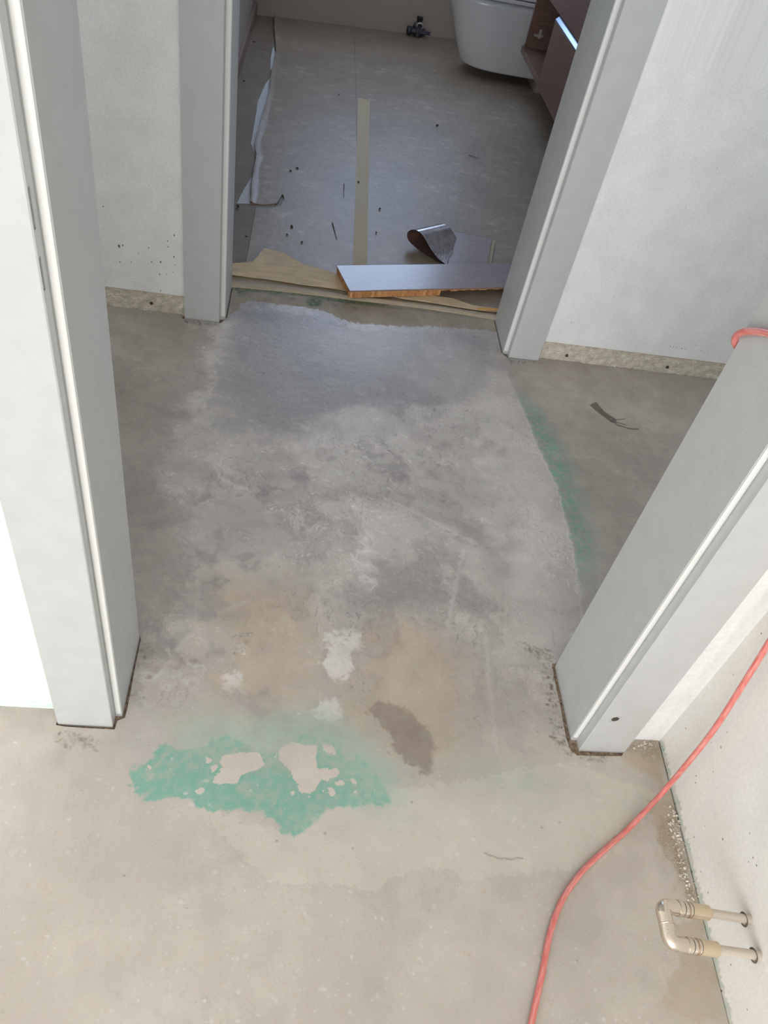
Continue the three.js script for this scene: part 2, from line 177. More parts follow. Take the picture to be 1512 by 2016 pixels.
{
  const specks = new Float32Array(FN * FN), q = rng(21);
  for (let i = 0; i < 5200; i++) { const near = q() < 0.62, x = near ? mix(-0.6, 0.9, q()) : mix(FX, FX + FS, q()), z = near ? mix(-0.75, -0.15, q()) : mix(FZ, FZ + FS, q()), r = (0.7 + 3.1 * q() ** 4) * (near ? 1.25 : 1), v = (q() < 0.95 || r > 1.3 ? 1 : -1.3) * (0.3 + 0.7 * q());
    if (fbm(x * 3, z * 3, 2) + 0.25 < q() * 0.6) continue;
    const ci = ((x - FX) / FS) * FN, cj = ((z - FZ) / FS) * FN, e = 0.5 + q(), R = Math.ceil(r * 1.6);
    for (let b = -R; b <= R; b++) for (let a = -R; a <= R; a++) { const i2 = (ci + a) | 0, j2 = (cj + b) | 0; if (i2 < 0 || j2 < 0 || i2 >= FN || j2 >= FN) continue; const d = Math.hypot(a * e, b) / r; if (d < 1) specks[j2 * FN + i2] = v * (1 - d * d); } }
  const C = [0, 0, 0], to = (c, t) => { C[0] = mix(C[0], c[0], t); C[1] = mix(C[1], c[1], t); C[2] = mix(C[2], c[2], t); };
  for (let j = 0; j < FN; j++) for (let i = 0; i < FN; i++) {
    const u = (i + 0.5) / FN, w = (j + 0.5) / FN, x = FX + u * FS, z = FZ + w * FS;
    const a1 = fbm(x * 2.2, z * 2.2, 4), a2 = fbm(x * 9 + 5, z * 9, 4), a3 = fbm(x * 40, z * 40 + 9, 3, N2), a4 = N2(x * 190, z * 190), a5 = fbm(x * 18 + a2 * 2, z * 18 + a1, 3, N2);
    const wx = (a3 * 0.006 + a2 * 0.010) , wz = (fbm(x * 42 + 31, z * 42, 3) * 0.006 + a1 * 0.008);
    const ru = u + (a3 * 0.006) / FS, rw = w + wz * 0.5 / FS, su = u + wx * 2 / FS, sw = w + wz * 2 / FS;
    const front = step(-0.98, -0.70, z + a2 * 0.06);
    C[0] = mix(179, 191, front); C[1] = mix(170, 182, front); C[2] = mix(161, 171, front);
    const rough = 1 - front * 0.75;
    const m0 = a1 * (9 + 6 * rough) + a2 * (6 + 3 * rough) + a5 * 5 * rough + a3 * (3 + 4 * rough) + a4 * (2 + 2 * rough);
    const sw1 = fbm(x * 5 + 2.2 * a1, z * 9 + 2.4 * a2, 3, N2), arc = step(0.05, 0.0, Math.abs(sw1)) * step(0.0, 0.35, fbm(x * 4 + 50, z * 4, 2)) * rough;
    const fl = Math.max(0, fbm(x * 62 + a2 * 3, z * 40 + a1 * 4, 3) - 0.22) * step(-0.25, 0.3, a2 + a1) * rough, dk = Math.max(0, fbm(x * 55 + 77 + a1 * 3, z * 46 + a2 * 4, 4) - 0.2) * step(-0.05, 0.35, fbm(x * 3 + 9, z * 3, 2)) * rough;
    const big = fbm(x * 3.1 + 20 + 0.5 * a2, z * 3.1 + 0.5 * a1, 3, N2) * rough;
    to([196, 187, 178], clamp(big * 1.1)); to([150, 141, 136], clamp(-big * 1.3)); to([206, 198, 189], clamp(fl * 2.4)); to([128, 119, 112], clamp(dk * 1.5)); to([200, 192, 184], arc * 0.4);
    const dm = step(0.25, 0.75, maskDimAndPatches(su, sw) + a5 * 0.3 + a2 * 0.25); to([142, 135, 132], dm * 0.68);
    const pl = maskPale(su, sw); to([190, 181, 172], pl * 0.5);
    const oL = step(0.25, 0.65, maskOldL(su, sw) + a5 * 0.25); to([159, 149, 138], oL * 0.75);
    const oR = step(0.4, 0.6, maskOldR(ru, rw)); to([164, 153, 142], oR * 0.92);
    const gR = maskGreenR(su, sw) * oR; to([112, 150, 132], clamp(gR * (0.75 + a3 * 1.2 + a5 * 0.5)));
    const tn = step(0.2, 0.8, maskTan(su + a2 * 0.012, sw + a1 * 0.012) + a5 * 0.4 + a2 * 0.25) ; to([184, 165, 142], tn * 0.7);
    const br = step(0.2, 0.75, maskBrown(su, sw) + a3 * 0.35 + a2 * 0.25); to([146, 133, 120], br * 0.8);
    const lc = step(0.3, 0.7, maskLight(su, sw) + a3 * 0.03); to([201, 194, 181], lc * 0.75 * front);
    const l2 = maskLight2(su, sw); to([196, 190, 184], l2 * 0.7);
    const sd = step(0.1, 0.9, sandy(su + a2 * 0.01, sw) + a3 * 0.25 + a2 * 0.2); to([174, 157, 132], sd * 0.6);
    const co = clamp(coarse(su, sw) + a3 * 0.3); to([146, 128, 106], co * (0.55 + 0.5 * a4));
    const wh = step(0.28, 0.72, maskWhite(su, sw) + a5 * 0.3); to([216, 208, 200], wh * 0.85);
    const gf = clamp(maskGreenFaint(su, sw) + a5 * 0.3); to([164, 186, 170], gf * 0.8);
    let gm = step(0.28, 0.72, maskGreen(ru, rw) + a3 * 0.42 + a4 * 0.10); const gh = step(0.4, 0.55, maskHoles(ru + a4 * 0.0004, rw) + a3 * 0.5 + a4 * 0.12);
    gm *= 1 - gh;
    const strong = clamp(0.72 + a1 * 0.3 + a5 * 0.55 + a3 * 0.45 + a4 * 0.06 - gf * 0.5);
    to([124, 174, 155], gm * strong * 0.95);
    if (gh > 0 && maskGreen(ru, rw) > 0.5) to([207, 196, 184], gh * 0.85);
    const gt = greenTint(su, sw); to([158, 184, 166], clamp(gt * (0.5 + a5 * 0.9)) * 0.5);
    const tt = step(0.35, 0.65, threshTan(su, sw) + a3 * 0.2); to([158, 142, 118], tt * 0.8);
    const tg = clamp(threshGreen(ru, rw) * (0.9 + a3 * 1.3)); to([84, 102, 74], tg * 0.9);
    const rg = ridges(ru, rw); to([212, 204, 196], rg * 0.5);
    const gr = grime(u + (a4 * 0.5 + a3) * 0.0009, w + a3 * 0.0008); to([84, 74, 64], gr * 0.85);
    const sp = specks[j * FN + i]; if (sp > 0) to([214, 207, 198], sp * (0.5 + 0.25 * front)); else if (sp < 0) to([84, 76, 68], -sp * 0.5);
    const k = (j * FN + i) * 4, mm = m0 * (1 - gm * 0.5);
    floorPx[k] = clamp(C[0] + mm, 0, 255); floorPx[k + 1] = clamp(C[1] + mm, 0, 255); floorPx[k + 2] = clamp(C[2] + mm * 0.95, 0, 255); floorPx[k + 3] = 255;
    const hgt = 110 + a5 * 10 * rough + a3 * (6 + 14 * rough) + a4 * (2 + 5 * rough) + rg * 50 + wh * 18 - oR * 40 + lc * 16 - gr * 30 + Math.abs(sp) * 20 - br * 12 + co * a4 * 40;
    reliefPx[k] = reliefPx[k + 1] = reliefPx[k + 2] = clamp(hgt, 0, 255); reliefPx[k + 3] = 255;
    if (!(i & 1) && !(j & 1)) { const o = ((j >> 1) * 1024 + (i >> 1)) * 4; glossPx[o] = glossPx[o + 1] = glossPx[o + 2] = clamp(255 * (0.34 + oL * 0.26 + oR * 0.3 + front * 0.1 + tt * 0.35 + wh * 0.12 + tn * 0.1 + a5 * 0.1 + a3 * 0.06), 60, 255); glossPx[o + 3] = 255; }
  }
}
const MIR = THREE.MirroredRepeatWrapping;
const place = (t) => fit(t, FS, FS, FX, -(FZ + FS));
function flip(px, n) { const o = new Uint8Array(px.length); for (let j = 0; j < n; j++) o.set(px.subarray(j * n * 4, (j + 1) * n * 4), (n - 1 - j) * n * 4); return o; }
const M = {};
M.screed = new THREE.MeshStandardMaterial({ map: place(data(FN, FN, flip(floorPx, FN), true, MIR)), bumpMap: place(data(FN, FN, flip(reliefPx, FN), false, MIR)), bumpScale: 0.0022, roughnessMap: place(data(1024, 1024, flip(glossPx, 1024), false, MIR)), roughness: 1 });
M.subfloor = new THREE.MeshStandardMaterial({ color: 0xc0a78c, roughness: 0.95, map: fit(data(256, 256, fill(256, 256, (i, j) => grey(200 + 70 * fbm(i / 20, j / 20, 4))), true), 0.2), bumpMap: fit(data(256, 256, fill(256, 256, (i, j) => grey(128 + 160 * fbm(i / 12, j / 12, 4))), false), 0.2), bumpScale: 0.004 });

// ---------------------------------------------------------------- wall materials
const plasterRelief = fill(1024, 1024, (i, j) => { const x = i / 1024, y = j / 1024; return grey(128 + 60 * fbm(x * 55, y * 55, 4) + 70 * Math.max(0, N2(x * 26, y * 26) - 0.72) * 3 + 26 * N(x * 300, y * 300)); });
const plasterBump = () => fit(data(1024, 1024, plasterRelief, false), 0.9);
const plasterTone = () => fit(data(512, 512, fill(512, 512, (i, j) => { const v = 8 * fbm(i / 90, j / 90, 3) + 4 * N2(i / 6, j / 6); return [236 + v, 235 + v, 231 + v]; }), true), 1.3);
M.wall = new THREE.MeshStandardMaterial({ map: plasterTone(), bumpMap: plasterBump(), bumpScale: 0.0010, roughness: 0.9 });
function spattered(seed, pts, cm) {  // white paint with the dark splashes the photograph shows; pts [x, y, size mm], metres on the wall
  const n = 1024, q = rng(seed), c = new Float32Array(n * n);
  for (const [x, y, s] of pts) { const R = Math.max(1.1, (s / 2300 / cm.w) * n), a = q() * 3; for (let b = -14; b <= 14; b++) for (let d = -14; d <= 14; d++) { const i = Math.round(((x - cm.x) / cm.w) * n) + d, j = Math.round(((y - cm.y) / cm.w) * n) + b; if (i < 0 || j < 0 || i >= n || j >= n) continue; const e = Math.hypot(d * 1.25, b * 0.75 + d * 0.2) / R + 0.35 * N2(i * 0.3 + a, j * 0.3); if (e < 1) c[j * n + i] = Math.max(c[j * n + i], 1 - e * e * 0.6); } }
  return new THREE.MeshStandardMaterial({ map: fit(data(n, n, fill(n, n, (i, j) => { const v = 8 * fbm(i / 180, j / 180, 3) + 4 * N2(i / 12, j / 12), k = c[j * n + i]; return [mix(236 + v, 52, k), mix(235 + v, 56, k), mix(231 + v, 46, k)]; }), true, THREE.ClampToEdgeWrapping), cm.w, cm.w, cm.x, cm.y), bumpMap: plasterBump(), bumpScale: 0.0010, roughness: 0.9 });
}
const bandTone = fill(1024, 128, (i, j) => { const a = fbm(i / 40, j / 40, 4), b = N2(i / 3.5, j / 3.5), g = step(0.28, 0.5, fbm(i / 60 + 40, j / 26, 3)) * 0.5; const v = 22 * a + 12 * b; return [mix(222 + v, 170, g * 0.8), mix(211 + v, 190, g * 0.8), mix(191 + v, 168, g * 0.8)]; });
M.band = new THREE.MeshStandardMaterial({ map: fit(data(1024, 128, bandTone, true), 0.9, 0.1125), bumpMap: fit(data(512, 512, fill(512, 512, (i, j) => grey(128 + 120 * fbm(i / 9, j / 9, 4) + 40 * N2(i / 2.5, j / 2.5))), false), 0.4), bumpScale: 0.006, roughness: 0.95 });
M.ceiling = new THREE.MeshStandardMaterial({ color: 0xeeece8, roughness: 0.95 });
M.frame = new THREE.MeshStandardMaterial({ color: new THREE.Color(0.545, 0.55, 0.53), roughness: 0.42, bumpMap: fit(data(256, 256, fill(256, 256, (i, j) => grey(128 + 40 * N(i / 5, j / 5) + 40 * N2(i / 30, j / 30))), false), 0.15), bumpScale: 0.0003, map: fit(data(512, 512, fill(512, 512, (i, j) => { const v = 5 * fbm(i / 60, j / 60, 3); return grey(247 + v); }), true), 0.6) });
M.gasket = new THREE.MeshStandardMaterial({ color: 0xe0e0db, roughness: 0.5 });
M.hole = new THREE.MeshStandardMaterial({ color: 0x7d766a, roughness: 0.9, bumpMap: fit(data(64, 64, fill(64, 64, (i, j) => grey(128 + 127 * N(i / 5, j / 5))), false), 0.02), bumpScale: 0.003 });
M.dark = new THREE.MeshStandardMaterial({ color: 0x4a4038, roughness: 0.9 });
M.bathWall = new THREE.MeshStandardMaterial({ color: new THREE.Color(0.42, 0.36, 0.30), roughness: 0.55, bumpMap: plasterBump(), bumpScale: 0.0006 });
M.glass = new THREE.MeshPhysicalMaterial({ color: 0xffffff, transmission: 1, thickness: 0, roughness: 0.02, ior: 1.5 });
M.windowFrame = new THREE.MeshStandardMaterial({ color: 0xe8e8e6, roughness: 0.45 });

// ---------------------------------------------------------------- setting: floor, walls, ceilings
const H = 2.45, ZN = -0.79, ZF = -2.165;
const g8 = 0.010;
const floor = struct(group('floor'));
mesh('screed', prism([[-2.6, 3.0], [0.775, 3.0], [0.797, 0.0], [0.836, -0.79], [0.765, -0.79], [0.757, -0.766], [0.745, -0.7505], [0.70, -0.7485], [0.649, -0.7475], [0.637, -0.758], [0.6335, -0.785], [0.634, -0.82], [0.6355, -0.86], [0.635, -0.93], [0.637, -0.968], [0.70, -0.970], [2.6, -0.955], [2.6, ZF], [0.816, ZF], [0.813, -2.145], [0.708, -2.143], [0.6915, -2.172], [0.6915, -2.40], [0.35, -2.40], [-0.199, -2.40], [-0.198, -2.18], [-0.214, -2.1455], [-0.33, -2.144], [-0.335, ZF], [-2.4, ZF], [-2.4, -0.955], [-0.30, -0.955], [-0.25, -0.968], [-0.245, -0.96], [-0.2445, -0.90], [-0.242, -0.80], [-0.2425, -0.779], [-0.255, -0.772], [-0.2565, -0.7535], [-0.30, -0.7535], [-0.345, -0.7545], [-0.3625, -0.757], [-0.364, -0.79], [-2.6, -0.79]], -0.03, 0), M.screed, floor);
mesh('subfloor', slab(-2.7, 2.7, -2.42, 3.1, -0.13, -0.0065), M.subfloor, floor);
M.tile = new THREE.MeshStandardMaterial({ color: 0x8f877c, roughness: 0.6 });
mesh('bathroom_subfloor', slab(-0.6, 1.8, -5.95, -2.40, -0.13, -0.002), M.tile, floor);

const wallNear = struct(group('wall_front'));
M.wallNearL = M.wall.clone(); M.wallNearL.map = fit(data(512, 512, fill(512, 512, (i, j) => { const x = i / 512, y = j / 512, k = step(0.030, 0.018, y + 0.008 * fbm(x * 14, 2, 3)) * (0.35 + 0.6 * fbm(x * 30, y * 60, 3)), v = 5 * fbm(x * 8, y * 8, 3); return [mix(236 + v, 186, clamp(k)), mix(235 + v, 216, clamp(k)), mix(231 + v, 206, clamp(k))]; }), true), 1, 1, -1, 0);
mesh('wall_panel', slab(-2.6, -0.29, -0.955, ZN, -0.03, H), M.wallNearL, wallNear);
mesh('wall_panel', slab(0.68, 0.95, -0.955, ZN, -0.03, H), M.wall, wallNear);
mesh('wall_panel', slab(0.95, 2.6, -0.955, -0.80, -0.03, H), M.wall, wallNear);
mesh('lintel', slab(-0.29, 0.68, -0.955, ZN, 2.06, H), M.wall, wallNear);

const leftSpots = [[-0.509, 0.203, 9], [-0.499, 0.207, 5], [-0.426, 0.21, 4], [-0.455, 0.188, 3], [-0.479, 0.157, 3], [-0.51, 0.153, 4], [-0.42, 0.166, 4], [-0.393, 0.17, 6], [-0.352, 0.259, 5], [-0.371, 0.239, 4], [-0.371, 0.221, 4], [-0.355, 0.192, 5], [-0.398, 0.128, 4], [-0.377, 0.134, 3], [-0.352, 0.166, 3], [-0.397, 0.075, 4], [-0.473, 0.092, 3], [-0.544, 0.316, 4], [-0.417, 0.395, 2], [-0.359, 0.142, 3]];
const rightSpots = [[1.236, 0.104, 3], [1.247, 0.104, 3], [1.258, 0.104, 3], [1.277, 0.102, 4], [1.289, 0.102, 3], [1.32, 0.12, 3], [1.344, 0.104, 3], [1.369, 0.103, 2], [0.983, 0.253, 3], [0.88, 0.145, 3], [1.12, 0.674, 2], [1.083, 0.553, 2]];
const wallFar = struct(group('wall_back'));
mesh('wall_panel', slab(-2.4, -0.24, -2.36, ZF, 0.066, H), spattered(7, leftSpots, { x: -1.1, y: 0, w: 0.9 }), wallFar);
mesh('wall_panel', slab(0.73, 2.6, -2.36, ZF, 0.066, H), spattered(9, rightSpots, { x: 0.7, y: 0, w: 0.9 }), wallFar);
mesh('lintel', slab(-0.24, 0.73, -2.36, ZF, 2.06, H), M.wall, wallFar);
function ragged(x0, x1, z0, z1, y0, y1, seed) {  // bare plaster strip where the skirting board came off: uneven face and top
  const nx = Math.ceil((x1 - x0) / 0.006), ny = 12, g = new THREE.PlaneGeometry(x1 - x0, y1 - y0, nx, ny), p = g.attributes.position;
  for (let i = 0; i < p.count; i++) { const X = p.getX(i) + (x0 + x1) / 2, Y = p.getY(i) + (y0 + y1) / 2, t = (Y - y0) / (y1 - y0); p.setXYZ(i, X, Y + (t > 0.95 ? 0.004 * fbm(X * 30, seed, 3) : 0), z1 - 0.003 + 0.005 * fbm(X * 22, Y * 40 + seed, 4) + (t < 0.2 ? (0.2 - t) * 0.03 : 0)); }
  g.computeVertexNormals();
  return merge([uvMetres(g), slab(x0, x1, z0, z1 - 0.009, y0, y1)]);
}
mesh('plaster_band', ragged(-2.4, -0.30, -2.36, ZF, -0.025, 0.070, 1), M.band, wallFar);
mesh('plaster_band', ragged(0.76, 2.6, -2.36, ZF, -0.025, 0.070, 2), M.band, wallFar);
for (const [x, y] of [[-0.426, 0.027], [0.908, 0.022], [1.261, 0.025]]) mesh('nail_hole', lathe([[0, 0.0006], [0.0042, 0.0006], [0.0052, -0.003]], [x, y, ZF + 0.002], [0, 0, 1], 10), M.dark, wallFar);

// the wall at the right, with its rough strip along the floor
const RA = [0.840, -0.80], RB = [0.797, 0.0], RC = [0.775, 3.0];
M.wallR = M.wall.clone(); M.wallR.bumpScale = 0.0005;
{
  const n = 1024, q = rng(77), spots = Array.from({ length: 70 }, () => [q(), q() ** 2 * 0.5, q()]);
  const px = fill(n, n, (i, j) => { const x = i / n, y = j / n, v = 6 * fbm(x * 6, y * 6, 3) + 3 * N2(x * 80, y * 80); const edge = 0.012 + 0.008 * fbm(x * 22, 1, 3) + 0.006 * N2(x * 90, 4), k = step(edge + 0.004, edge - 0.004, y), gk = k * step(-0.1, 0.4, fbm(x * 20, y * 60, 3)); let c = [236 + v, 233 + v, 226 + v]; c = [mix(c[0], 196, k * 0.6), mix(c[1], 190, k * 0.6), mix(c[2], 172, k * 0.6)]; c = [mix(c[0], 176, gk * 0.7), mix(c[1], 200, gk * 0.7), mix(c[2], 182, gk * 0.7)];
    return c; });
  for (const [a, b, r] of spots) { const i = (a * n) | 0, j = (b * n) | 0, R = 1 + r * 1.2; for (let d = -3; d <= 3; d++) for (let e = -3; e <= 3; e++) if (Math.hypot(d, e) < R && i + d >= 0 && i + d < n && j + e >= 0 && j + e < n) { const k = ((j + e) * n + i + d) * 4; px[k] = px[k] * 0.6; px[k + 1] *= 0.58; px[k + 2] *= 0.55; } }
  M.wallR.map = fit(data(n, n, px, true, MIR), 1, 1, -0.95, 0);
}
const wallRight = struct(mesh('wall_right', prism([RA, [1.0, -0.80], [1.0, 3.0], RC, RB], -0.03, H), M.wallR));
struct(mesh('wall_left', slab(-2.72, -2.6, -0.955, 3.0, -0.03, H), M.wall));
// window wall behind the viewer
const rear = struct(group('wall_rear'));
mesh('wall_panel', slab(-2.72, -2.2, 3.0, 3.2, -0.03, H), M.wall, rear); mesh('wall_panel', slab(0.4, 1.0, 3.0, 3.2, -0.03, H), M.wall, rear); mesh('sill_panel', slab(-2.2, 0.4, 3.0, 3.2, -0.03, 0.1), M.wall, rear); mesh('lintel', slab(-2.2, 0.4, 3.0, 3.2, 2.28, H), M.wall, rear);
function windowUnit(x0, x1, y0, y1, z, turn, about) {
  const w = struct(group('window_' + (1 + (used.get('window') ?? 0)))); used.set('window', (used.get('window') ?? 0) + 1);
  const b = 0.06, xm = (x0 + x1) / 2;
  mesh('window_frame', [slab(x0, x1, z - 0.03, z + 0.03, y0, y0 + b, 0.004), slab(x0, x1, z - 0.03, z + 0.03, y1 - b, y1, 0.004), slab(x0, x0 + b, z - 0.03, z + 0.03, y0 + b, y1 - b, 0.004), slab(x1 - b, x1, z - 0.03, z + 0.03, y0 + b, y1 - b, 0.004), slab(xm - 0.03, xm + 0.03, z - 0.03, z + 0.03, y0 + b, y1 - b, 0.004)], M.windowFrame, w);
  for (const [a, c] of [[x0 + b, xm - 0.03], [xm + 0.03, x1 - b]]) { const g = new THREE.PlaneGeometry(c - a, y1 - y0 - 2 * b); g.translate((a + c) / 2, (y0 + y1) / 2, z); mesh('pane', g, M.glass, w); }
  return w;
}
windowUnit(-2.2, 0.4, 0.1, 2.28, 3.1);
// hall ends; their unseen windows are added to brighten the hall
for (const [name, xa, xb, xc] of [['wall_hall_left', -2.52, -2.4, -2.46], ['wall_hall_right', 2.6, 2.72, 2.66]]) {
  const w = struct(group(name)), q = (z0, z1, y0, y1, n) => mesh(n, slab(xa, xb, z0, z1, y0, y1), M.wall, w);
  q(-2.36, -0.955, -0.03, 0.9, 'sill_panel'); q(-2.36, -0.955, 2.2, H, 'lintel'); q(-2.36, -2.02, 0.9, 2.2, 'wall_panel'); q(-1.1, -0.955, 0.9, 2.2, 'wall_panel');
  const u = windowUnit(-0.46, 0.46, 0.9, 2.2, 0); u.position.set(xc, 0, -1.56); u.rotation.y = Math.PI / 2;
}
// bathroom shell: the far wall runs slightly askew
const BA = [-0.55, -5.462], BB = [1.80, -5.853], bz = (x) => mix(BA[1], BB[1], (x - BA[0]) / (BB[0] - BA[0]));
const wallBath = struct(group('wall_bathroom_back'));
const piece = (x0, x1, y0, y1) => prism([[x0, bz(x0)], [x1, bz(x1)], [x1, bz(x1) - 0.2], [x0, bz(x0) - 0.2]], y0, y1);
mesh('wall_panel', piece(-0.55, 1.8, -0.03, 0.9), M.bathWall, wallBath); mesh('lintel', piece(-0.55, 1.8, 2.35, H), M.wall, wallBath); mesh('wall_panel', piece(-0.55, -0.1, 0.9, 2.35), M.wall, wallBath); mesh('wall_panel', piece(1.1, 1.8, 0.9, 2.35), M.wall, wallBath);
{ const w = windowUnit(-0.62, 0.62, 0.9, 2.35, 0); w.position.set(0.49, 0, bz(0.49) - 0.1); w.rotation.y = Math.atan2(BA[1] - BB[1], BB[0] - BA[0]); }
struct(mesh('wall_bathroom_left', slab(-0.55, -0.385, -5.6, -2.36, -0.03, H), M.bathWall));
struct(mesh('wall_bathroom_right', slab(1.62, 1.8, -5.9, -2.36, -0.03, H), M.wall));
struct(mesh('ceiling', slab(-2.75, 2.75, -6.1, 3.2, H, H + 0.12), M.ceiling));

// ---------------------------------------------------------------- door frames (both openings)
function frameProfile(xo, xi, zf, d, st, zb, s) {   // s = +1 left frame, -1 right frame mirrored by the caller's numbers
  const c = 0.0016;
  return [[xo, zf - 0.035], [xo, zf - c], [xo + s * c, zf], [xi - s * c, zf], [xi, zf - c], [xi, zf - d], [xi + s * (st - c), zf - d], [xi + s * st, zf - d - c], [xi + s * st, zb + c], [xi + s * (st - c), zb], [xo, zb], [xo, zb + 0.006], [xi - s * 0.025, zb + 0.010], [xi - s * 0.025, zf - 0.030]];
}
const ev = new Evaluator(); ev.useGroups = false;
function cut(geo, boxes) {
  let a = new Brush(geo); a.updateMatrixWorld();
  for (const [w, h, d, x, y, z] of boxes) { const b = new Brush(uvMetres(new THREE.BoxGeometry(w, h, d))); b.position.set(x, y, z); b.updateMatrixWorld(); a = ev.evaluate(a, b, SUBTRACTION); }
  return a.geometry;
}
function doorFrame(n, L, R, zf, d, st, zb, slots) {
  const o = struct(group('door_' + n)), top = 2.04, bot = -0.006;
  const left = prism(frameProfile(L[0], L[1], zf, d, st, zb, 1), bot, top), right = prism(frameProfile(R[0], R[1], zf, d, st, zb, -1).reverse(), bot, top);
  mesh('side_frame', slots.length ? cut(left, slots) : left, M.frame, o); mesh('side_frame', right, M.frame, o);
  mesh('head_frame', [slab(L[0], R[0], zf - 0.03, zf, top, top + 0.09, 0.001), slab(L[1], R[1], zb, zf - d, top - st, top + 0.02, 0.001)], M.frame, o);
  const gs = (x) => { const g = new THREE.CylinderGeometry(st * 0.42, st * 0.42, top - bot - 0.03, 14); g.scale(1, 1, 0.4); g.translate(x, (top + bot) / 2, zf - d + 0.0005); return g; };
  mesh('gasket', gs(L[1] + st * 0.5), M.gasket, o); mesh('gasket', gs(R[1] - st * 0.5), M.gasket, o);
  return o;
}
const door1 = doorFrame(1, [-0.361, -0.261], [0.755, 0.657], -0.760, 0.024, 0.0125, -0.962, [[0.016, 0.044, 0.0062, -0.261, 1.0045, -0.7665], [0.016, 0.039, 0.0062, -0.261, 0.9335, -0.7665]]);
mesh('slot_lining', [slab(-0.2695, -0.268, -0.7698, -0.7634, 0.912, 1.028)], M.dark, door1);
{ // the hole torn into the right-hand casing
  const [x, y] = [[0.684, 0.127]][0], ring = new THREE.TorusGeometry(0.0085, 0.0024, 8, 26), p = ring.attributes.position;
  for (let i = 0; i < p.count; i++) { const a = Math.atan2(p.getY(i), p.getX(i)), k = 1 + 0.2 * N(Math.cos(a) * 2, Math.sin(a) * 2); p.setXYZ(i, p.getX(i) * k, p.getY(i) * k * 1.15, p.getZ(i) * 0.8 * k); }
  ring.computeVertexNormals(); ring.translate(x, y, -0.7602);
  mesh('torn_hole', [ring], M.frame, door1); mesh('hole_bottom', lathe([[0, 0.0012], [0.0022, 0.0016], [0.0035, 0.0006], [0.0075, 0.0009], [0.0088, 0]], [x, y, -0.7598], [0, 0, 1], 18), M.hole, door1);
}
doorFrame(2, [-0.325, -0.220], [0.814, 0.713], -2.150, 0.022, 0.017, -2.372, []);

// ---------------------------------------------------------------- bathroom floor covering
const PX = -0.40, PZ = -5.75, PW = 2.05, PH = 3.4;
const cardPx = fill(1024, 2048, (i, j) => {
  const x = (i / 1024) * PW, z = (j / 2048) * PH, a = fbm(x * 2.5, z * 2.5, 4), b = fbm(x * 14, z * 14, 3), f = N2(x * 160, z * 160), s = Math.max(0, fbm(x * 7 + 30, z * 11, 4) - 0.16), d = Math.max(0, fbm(x * 26, z * 34 + 8, 3, N2) - 0.32);
  const v = 10 * a + 7 * b + 5 * f + 90 * s * step(-0.1, 0.35, a + 0.2) * 0.5 + 40 * d;
  return [156 + v, 140 + v, 120 + v];
});
M.card = new THREE.MeshStandardMaterial({ map: fit(data(1024, 2048, cardPx, true, MIR), PW, PH, PX, -(PZ + PH)), roughness: 0.42, bumpMap: fit(data(512, 512, fill(512, 512, (i, j) => grey(128 + 60 * fbm(i / 40, j / 40, 4) + 16 * N2(i / 3, j / 3))), false), 0.5), bumpScale: 0.0015 });
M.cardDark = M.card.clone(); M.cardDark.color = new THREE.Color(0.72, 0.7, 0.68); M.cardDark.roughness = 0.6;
M.tape = new THREE.MeshStandardMaterial({ color: 0xc4ae84, roughness: 0.6, bumpMap: M.card.bumpMap, bumpScale: 0.0006 });
function torn(pts, k, seed, amp = 0.004) { const out = []; pts.forEach((p, i) => { const q = pts[(i + 1) % pts.length], n = i < k ? 10 : 1; for (let t = 0; t < n; t++) { const f = t / n, x = mix(p[0], q[0], f), z = mix(p[1], q[1], f); out.push(t ? [x + amp * fbm(x * 60 + seed, z * 60, 3), z + amp * fbm(x * 60, z * 60 + seed + 9, 3)] : [x, z]); } }); return out; }
const tearLine = [[-0.261, -5.511], [-0.247, -5.244], [-0.215, -4.878], [-0.21, -4.705], [-0.212, -4.537], [-0.212, -4.379], [-0.206, -4.247], [-0.207, -4.09], [-0.212, -3.92], [-0.216, -3.761], [-0.22, -3.611], [-0.22, -3.526], [-0.206, -3.411], [-0.205, -3.293], [-0.203, -3.147], [-0.196, -3.034], [-0.194, -2.981]];
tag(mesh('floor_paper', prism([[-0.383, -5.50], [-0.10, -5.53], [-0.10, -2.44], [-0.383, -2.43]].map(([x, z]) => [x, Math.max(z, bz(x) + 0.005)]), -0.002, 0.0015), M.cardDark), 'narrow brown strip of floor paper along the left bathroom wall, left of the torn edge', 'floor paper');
const midPaper = tag(mesh('floor_paper', prism([...torn(tearLine, tearLine.length - 1, 3), ...[[-0.141, -2.985], [-0.094, -3.013], [-0.078, -3.1], [-0.068, -3.067], [-0.079, -2.992], [-0.12, -2.961]], [-0.17, -2.95], [-0.17, -2.43], [0.225, -2.46], [0.225, bz(0.225) + 0.005]], 0.0015, 0.0055), M.card), 'middle sheet of grey brown floor paper with a long torn left edge', 'floor paper');
tag(mesh('floor_paper', prism([[0.226, -2.46], [0.70, -2.44], [0.74, -2.40], [1.618, -2.40], [1.618, bz(1.618) + 0.005], [0.226, bz(0.226) + 0.005]], -0.002, 0.0045), M.card), 'right sheet of grey brown floor paper reaching under the toilet and cabinet', 'floor paper');
tag(mesh('packing_tape', prism(torn([[0.2, -2.587], [0.252, -2.6], [0.298, -4.32], [0.238, -4.329]], 4, 8, 0.003), 0.0055, 0.0063), M.tape), 'long beige strip of tape closing the seam between two floor papers', 'tape');
M.film = new THREE.MeshPhysicalMaterial({ color: 0xe4e4e2, roughness: 0.35, bumpMap: fit(data(256, 256, fill(256, 256, (i, j) => grey(128 + 150 * fbm(i / 26, j / 26, 3))), false), 0.08), bumpScale: 0.004 });
